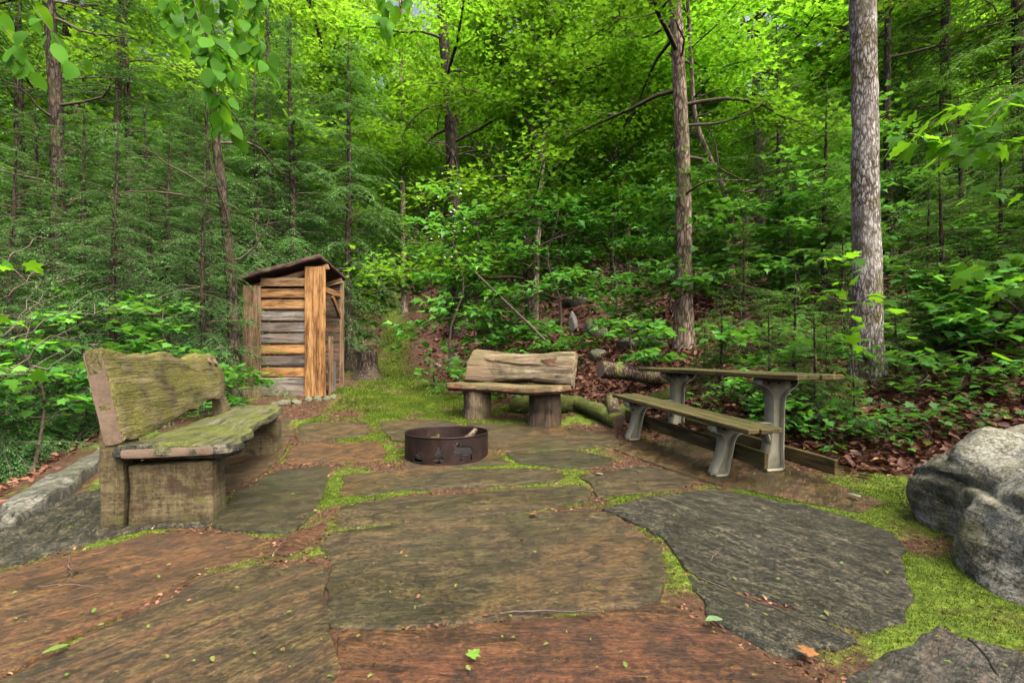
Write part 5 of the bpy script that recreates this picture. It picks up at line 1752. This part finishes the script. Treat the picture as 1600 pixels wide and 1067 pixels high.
def blades(n, x0, x1, y0, y1, hgt, w, thr, boost=0.0):
    x = rs.uniform(x0, x1, n)
    y = rs.uniform(y0, y1, n)
    mwt = moss_weight(x, y) + boost
    m = (mwt - thr + rs.normal(0, .12, n) > 0) & ~in_stone(x, y)
    x, y, mwt = x[m], y[m], mwt[m]
    n = len(x)
    z = terr(x, y) + .006 + .018 * np.clip(mwt - .2, 0, 1) * (.6 + .6 * fbm(x * 9, y * 9, 4.4, 3))
    a = rs.uniform(0, 6.28, n)
    h = hgt * rs.uniform(.5, 1.3, n)
    b = np.column_stack([x, y, z])
    sd_ = np.column_stack([np.cos(a), np.sin(a), np.zeros(n)]) * w
    tip = b + np.column_stack([rs.normal(0, .5, n) * h, rs.normal(0, .5, n) * h, h])
    V = np.stack([b - sd_, b + sd_, tip], 1).reshape(-1, 3)
    g.add(V, np.arange(3 * n).reshape(n, 3), np.repeat(np.clip(rs.normal(.45, .2, n) + .55 * fbm(x * 5, y * 5, 2.5, 3), 0, 1), 3))


blades(190000, -2.6, 3.0, 1.4, 3.6, .013, .0026, .45)
blades(130000, -3.2, 3.0, 3.2, 5.6, .016, .0035, .45)
blades(80000, -2.6, .6, 5.2, 8, .022, .005, .45)
blades(60000, -4.3, -.3, 7.6, 13.5, .03, .008, .45)
tag(obj('moss', g.mesh('moss'), MAT['mossblade']), 'bright green moss growing in the patio joints and on the path', 'moss', kind='stuff')

g = Geo()
n = 300
pxs, pys = rs.uniform(0, 1600, n), 620 + 447 * rs.rand(n) ** 1.4
pts_ = [G(a, b, .03) for a, b in zip(pxs, pys)]
pos = np.array([(x, y, tz(x, y) + .036) for x, y in pts_ if y < 7])
pos = pos[inpoly(pos[:, :2], PATIO)]
n = len(pos)
a = rs.uniform(0, 6.28, n)
scatter(g, pos, np.column_stack([np.cos(a), np.sin(a), np.zeros(n)]), np.column_stack([rs.normal(0, .25, n), rs.normal(0, .25, n), np.ones(n)]), rs.uniform(.008, .026, n), 'dead', rs.beta(1.6, 1.3, n))
tag(obj('fallen_leaves', g.mesh('fallen_leaves'), MAT['fallen']), 'small yellow-green leaf bits scattered over the flagstones', 'fallen leaves', kind='stuff')

# ------------------------------------------------------------------ single leaves and twigs on the stones, blossoms
def fallen(px, py, size, col, kind, rz, label, name='fallen_leaf'):
    x, y = G(px, py, .03)
    g = Geo()
    T, Fs = leaf_template(kind)
    g.add(T * size, Fs, .5)
    o = obj(name, g.mesh(name), plain_mat(name + '_' + label.split()[0], tuple(c * .4 for c in col), tuple(c * .6 for c in col), 40, .6), loc=(x, y, tz(x, y) + .045), rot=(.12, .1, rz))
    return tag(o, label, 'leaf')


fallen(1128, 972, .075, (.2, .34, .14), 'beech', 1.9, 'pale green fallen leaf on the edge of the dark slab')
fallen(1272, 1032, .065, (.34, .15, .04), 'maple', .4, 'orange fallen leaf on moss beside the dark slab')
fallen(838, 806, .06, (.3, .16, .05), 'maple', 2.2, 'tan fallen leaf in the joint above the large brown slab')
fallen(942, 744, .07, (.28, .36, .2), 'beech', 1.0, 'whitish green fallen leaf on the slab left of the picnic table')
fallen(735, 1033, .05, (.16, .34, .03), 'maple', -.6, 'bright green seedling leaf on the red slab')
fallen(1345, 780, .1, (.2, .3, .14), 'beech', .3, 'green fallen leaf between the table brace and the boulder')
fallen(108, 1015, .07, (.18, .3, .05), 'beech', 2.6, 'light green fallen leaf in the joint of the left slabs')
for (a, b, c_, r, lab) in [((780, 962), (850, 957), (945, 961), .005, 'thin tan twig lying in the mossy joint below the brown slab'), ((1090, 905), (1200, 950), (1345, 1012), .004, 'long dark twig lying along the crack of the dark slab'), ((108, 870), (110, 895), (116, 912), .004, 'short curved twig on the rusty slab at the left'), ((60, 919), (110, 918), (155, 920), .004, 'thin straight twig on the rusty slab at the left'), ((1110, 880), (1122, 865), (1127, 858), .003, 'tiny bent twig on the dark slab')]:  # tube along the dark slab is added to draw its crack
    pp = []
    for (px, py) in (a, b, c_):
        x, y = G(px, py, .035)
        pp.append((x, y, tz(x, y) + .04))
    p = smooth_path(pp, 14)
    p[1:-1] += np.random.RandomState(len(lab)).normal(0, .004, (12, 3))
    p[:, 2] = terr(p[:, 0], p[:, 1]) + .042
    g = Geo()
    tube(g, p - p[0], np.linspace(r, r * .5, 14), 5)
    tag(obj('fallen_twig', g.mesh('fallen_twig', True), MAT['twig'], loc=p[0]), lab, 'twig')
MAT['blossom'] = leaf_mat('white_blossom', [(0, (.3, .36, .22)), (1, (.5, .53, .42))], (.3, .4, .2), .3)
fl = at(705, 9.2)
fs = tree('flowering_shrub', [m.copy() for m in SAP[0]], (MAT['twig'], MAT['twig'], MAT['leaf_under']), 'tall shrub with small white blossoms right of the path', 'shrub', fl, 1.0, 1.35)
g = Geo()
rb = np.random.RandomState(3)
n = 80
pos = np.column_stack([rb.normal(0, .42, n), rb.normal(0, .42, n), 2.1 + rb.normal(0, .28, n)])
a = rb.uniform(0, 6.28, n)
scatter(g, pos, np.column_stack([np.cos(a), np.sin(a), np.zeros(n)]), np.column_stack([rb.normal(0, .6, n), rb.normal(-.5, .6, n), np.ones(n)]), rb.uniform(.025, .05, n), 'far', rb.rand(n))
tag(obj('blossoms', g.mesh('blossoms'), MAT['blossom'], fs), kind='stuff')
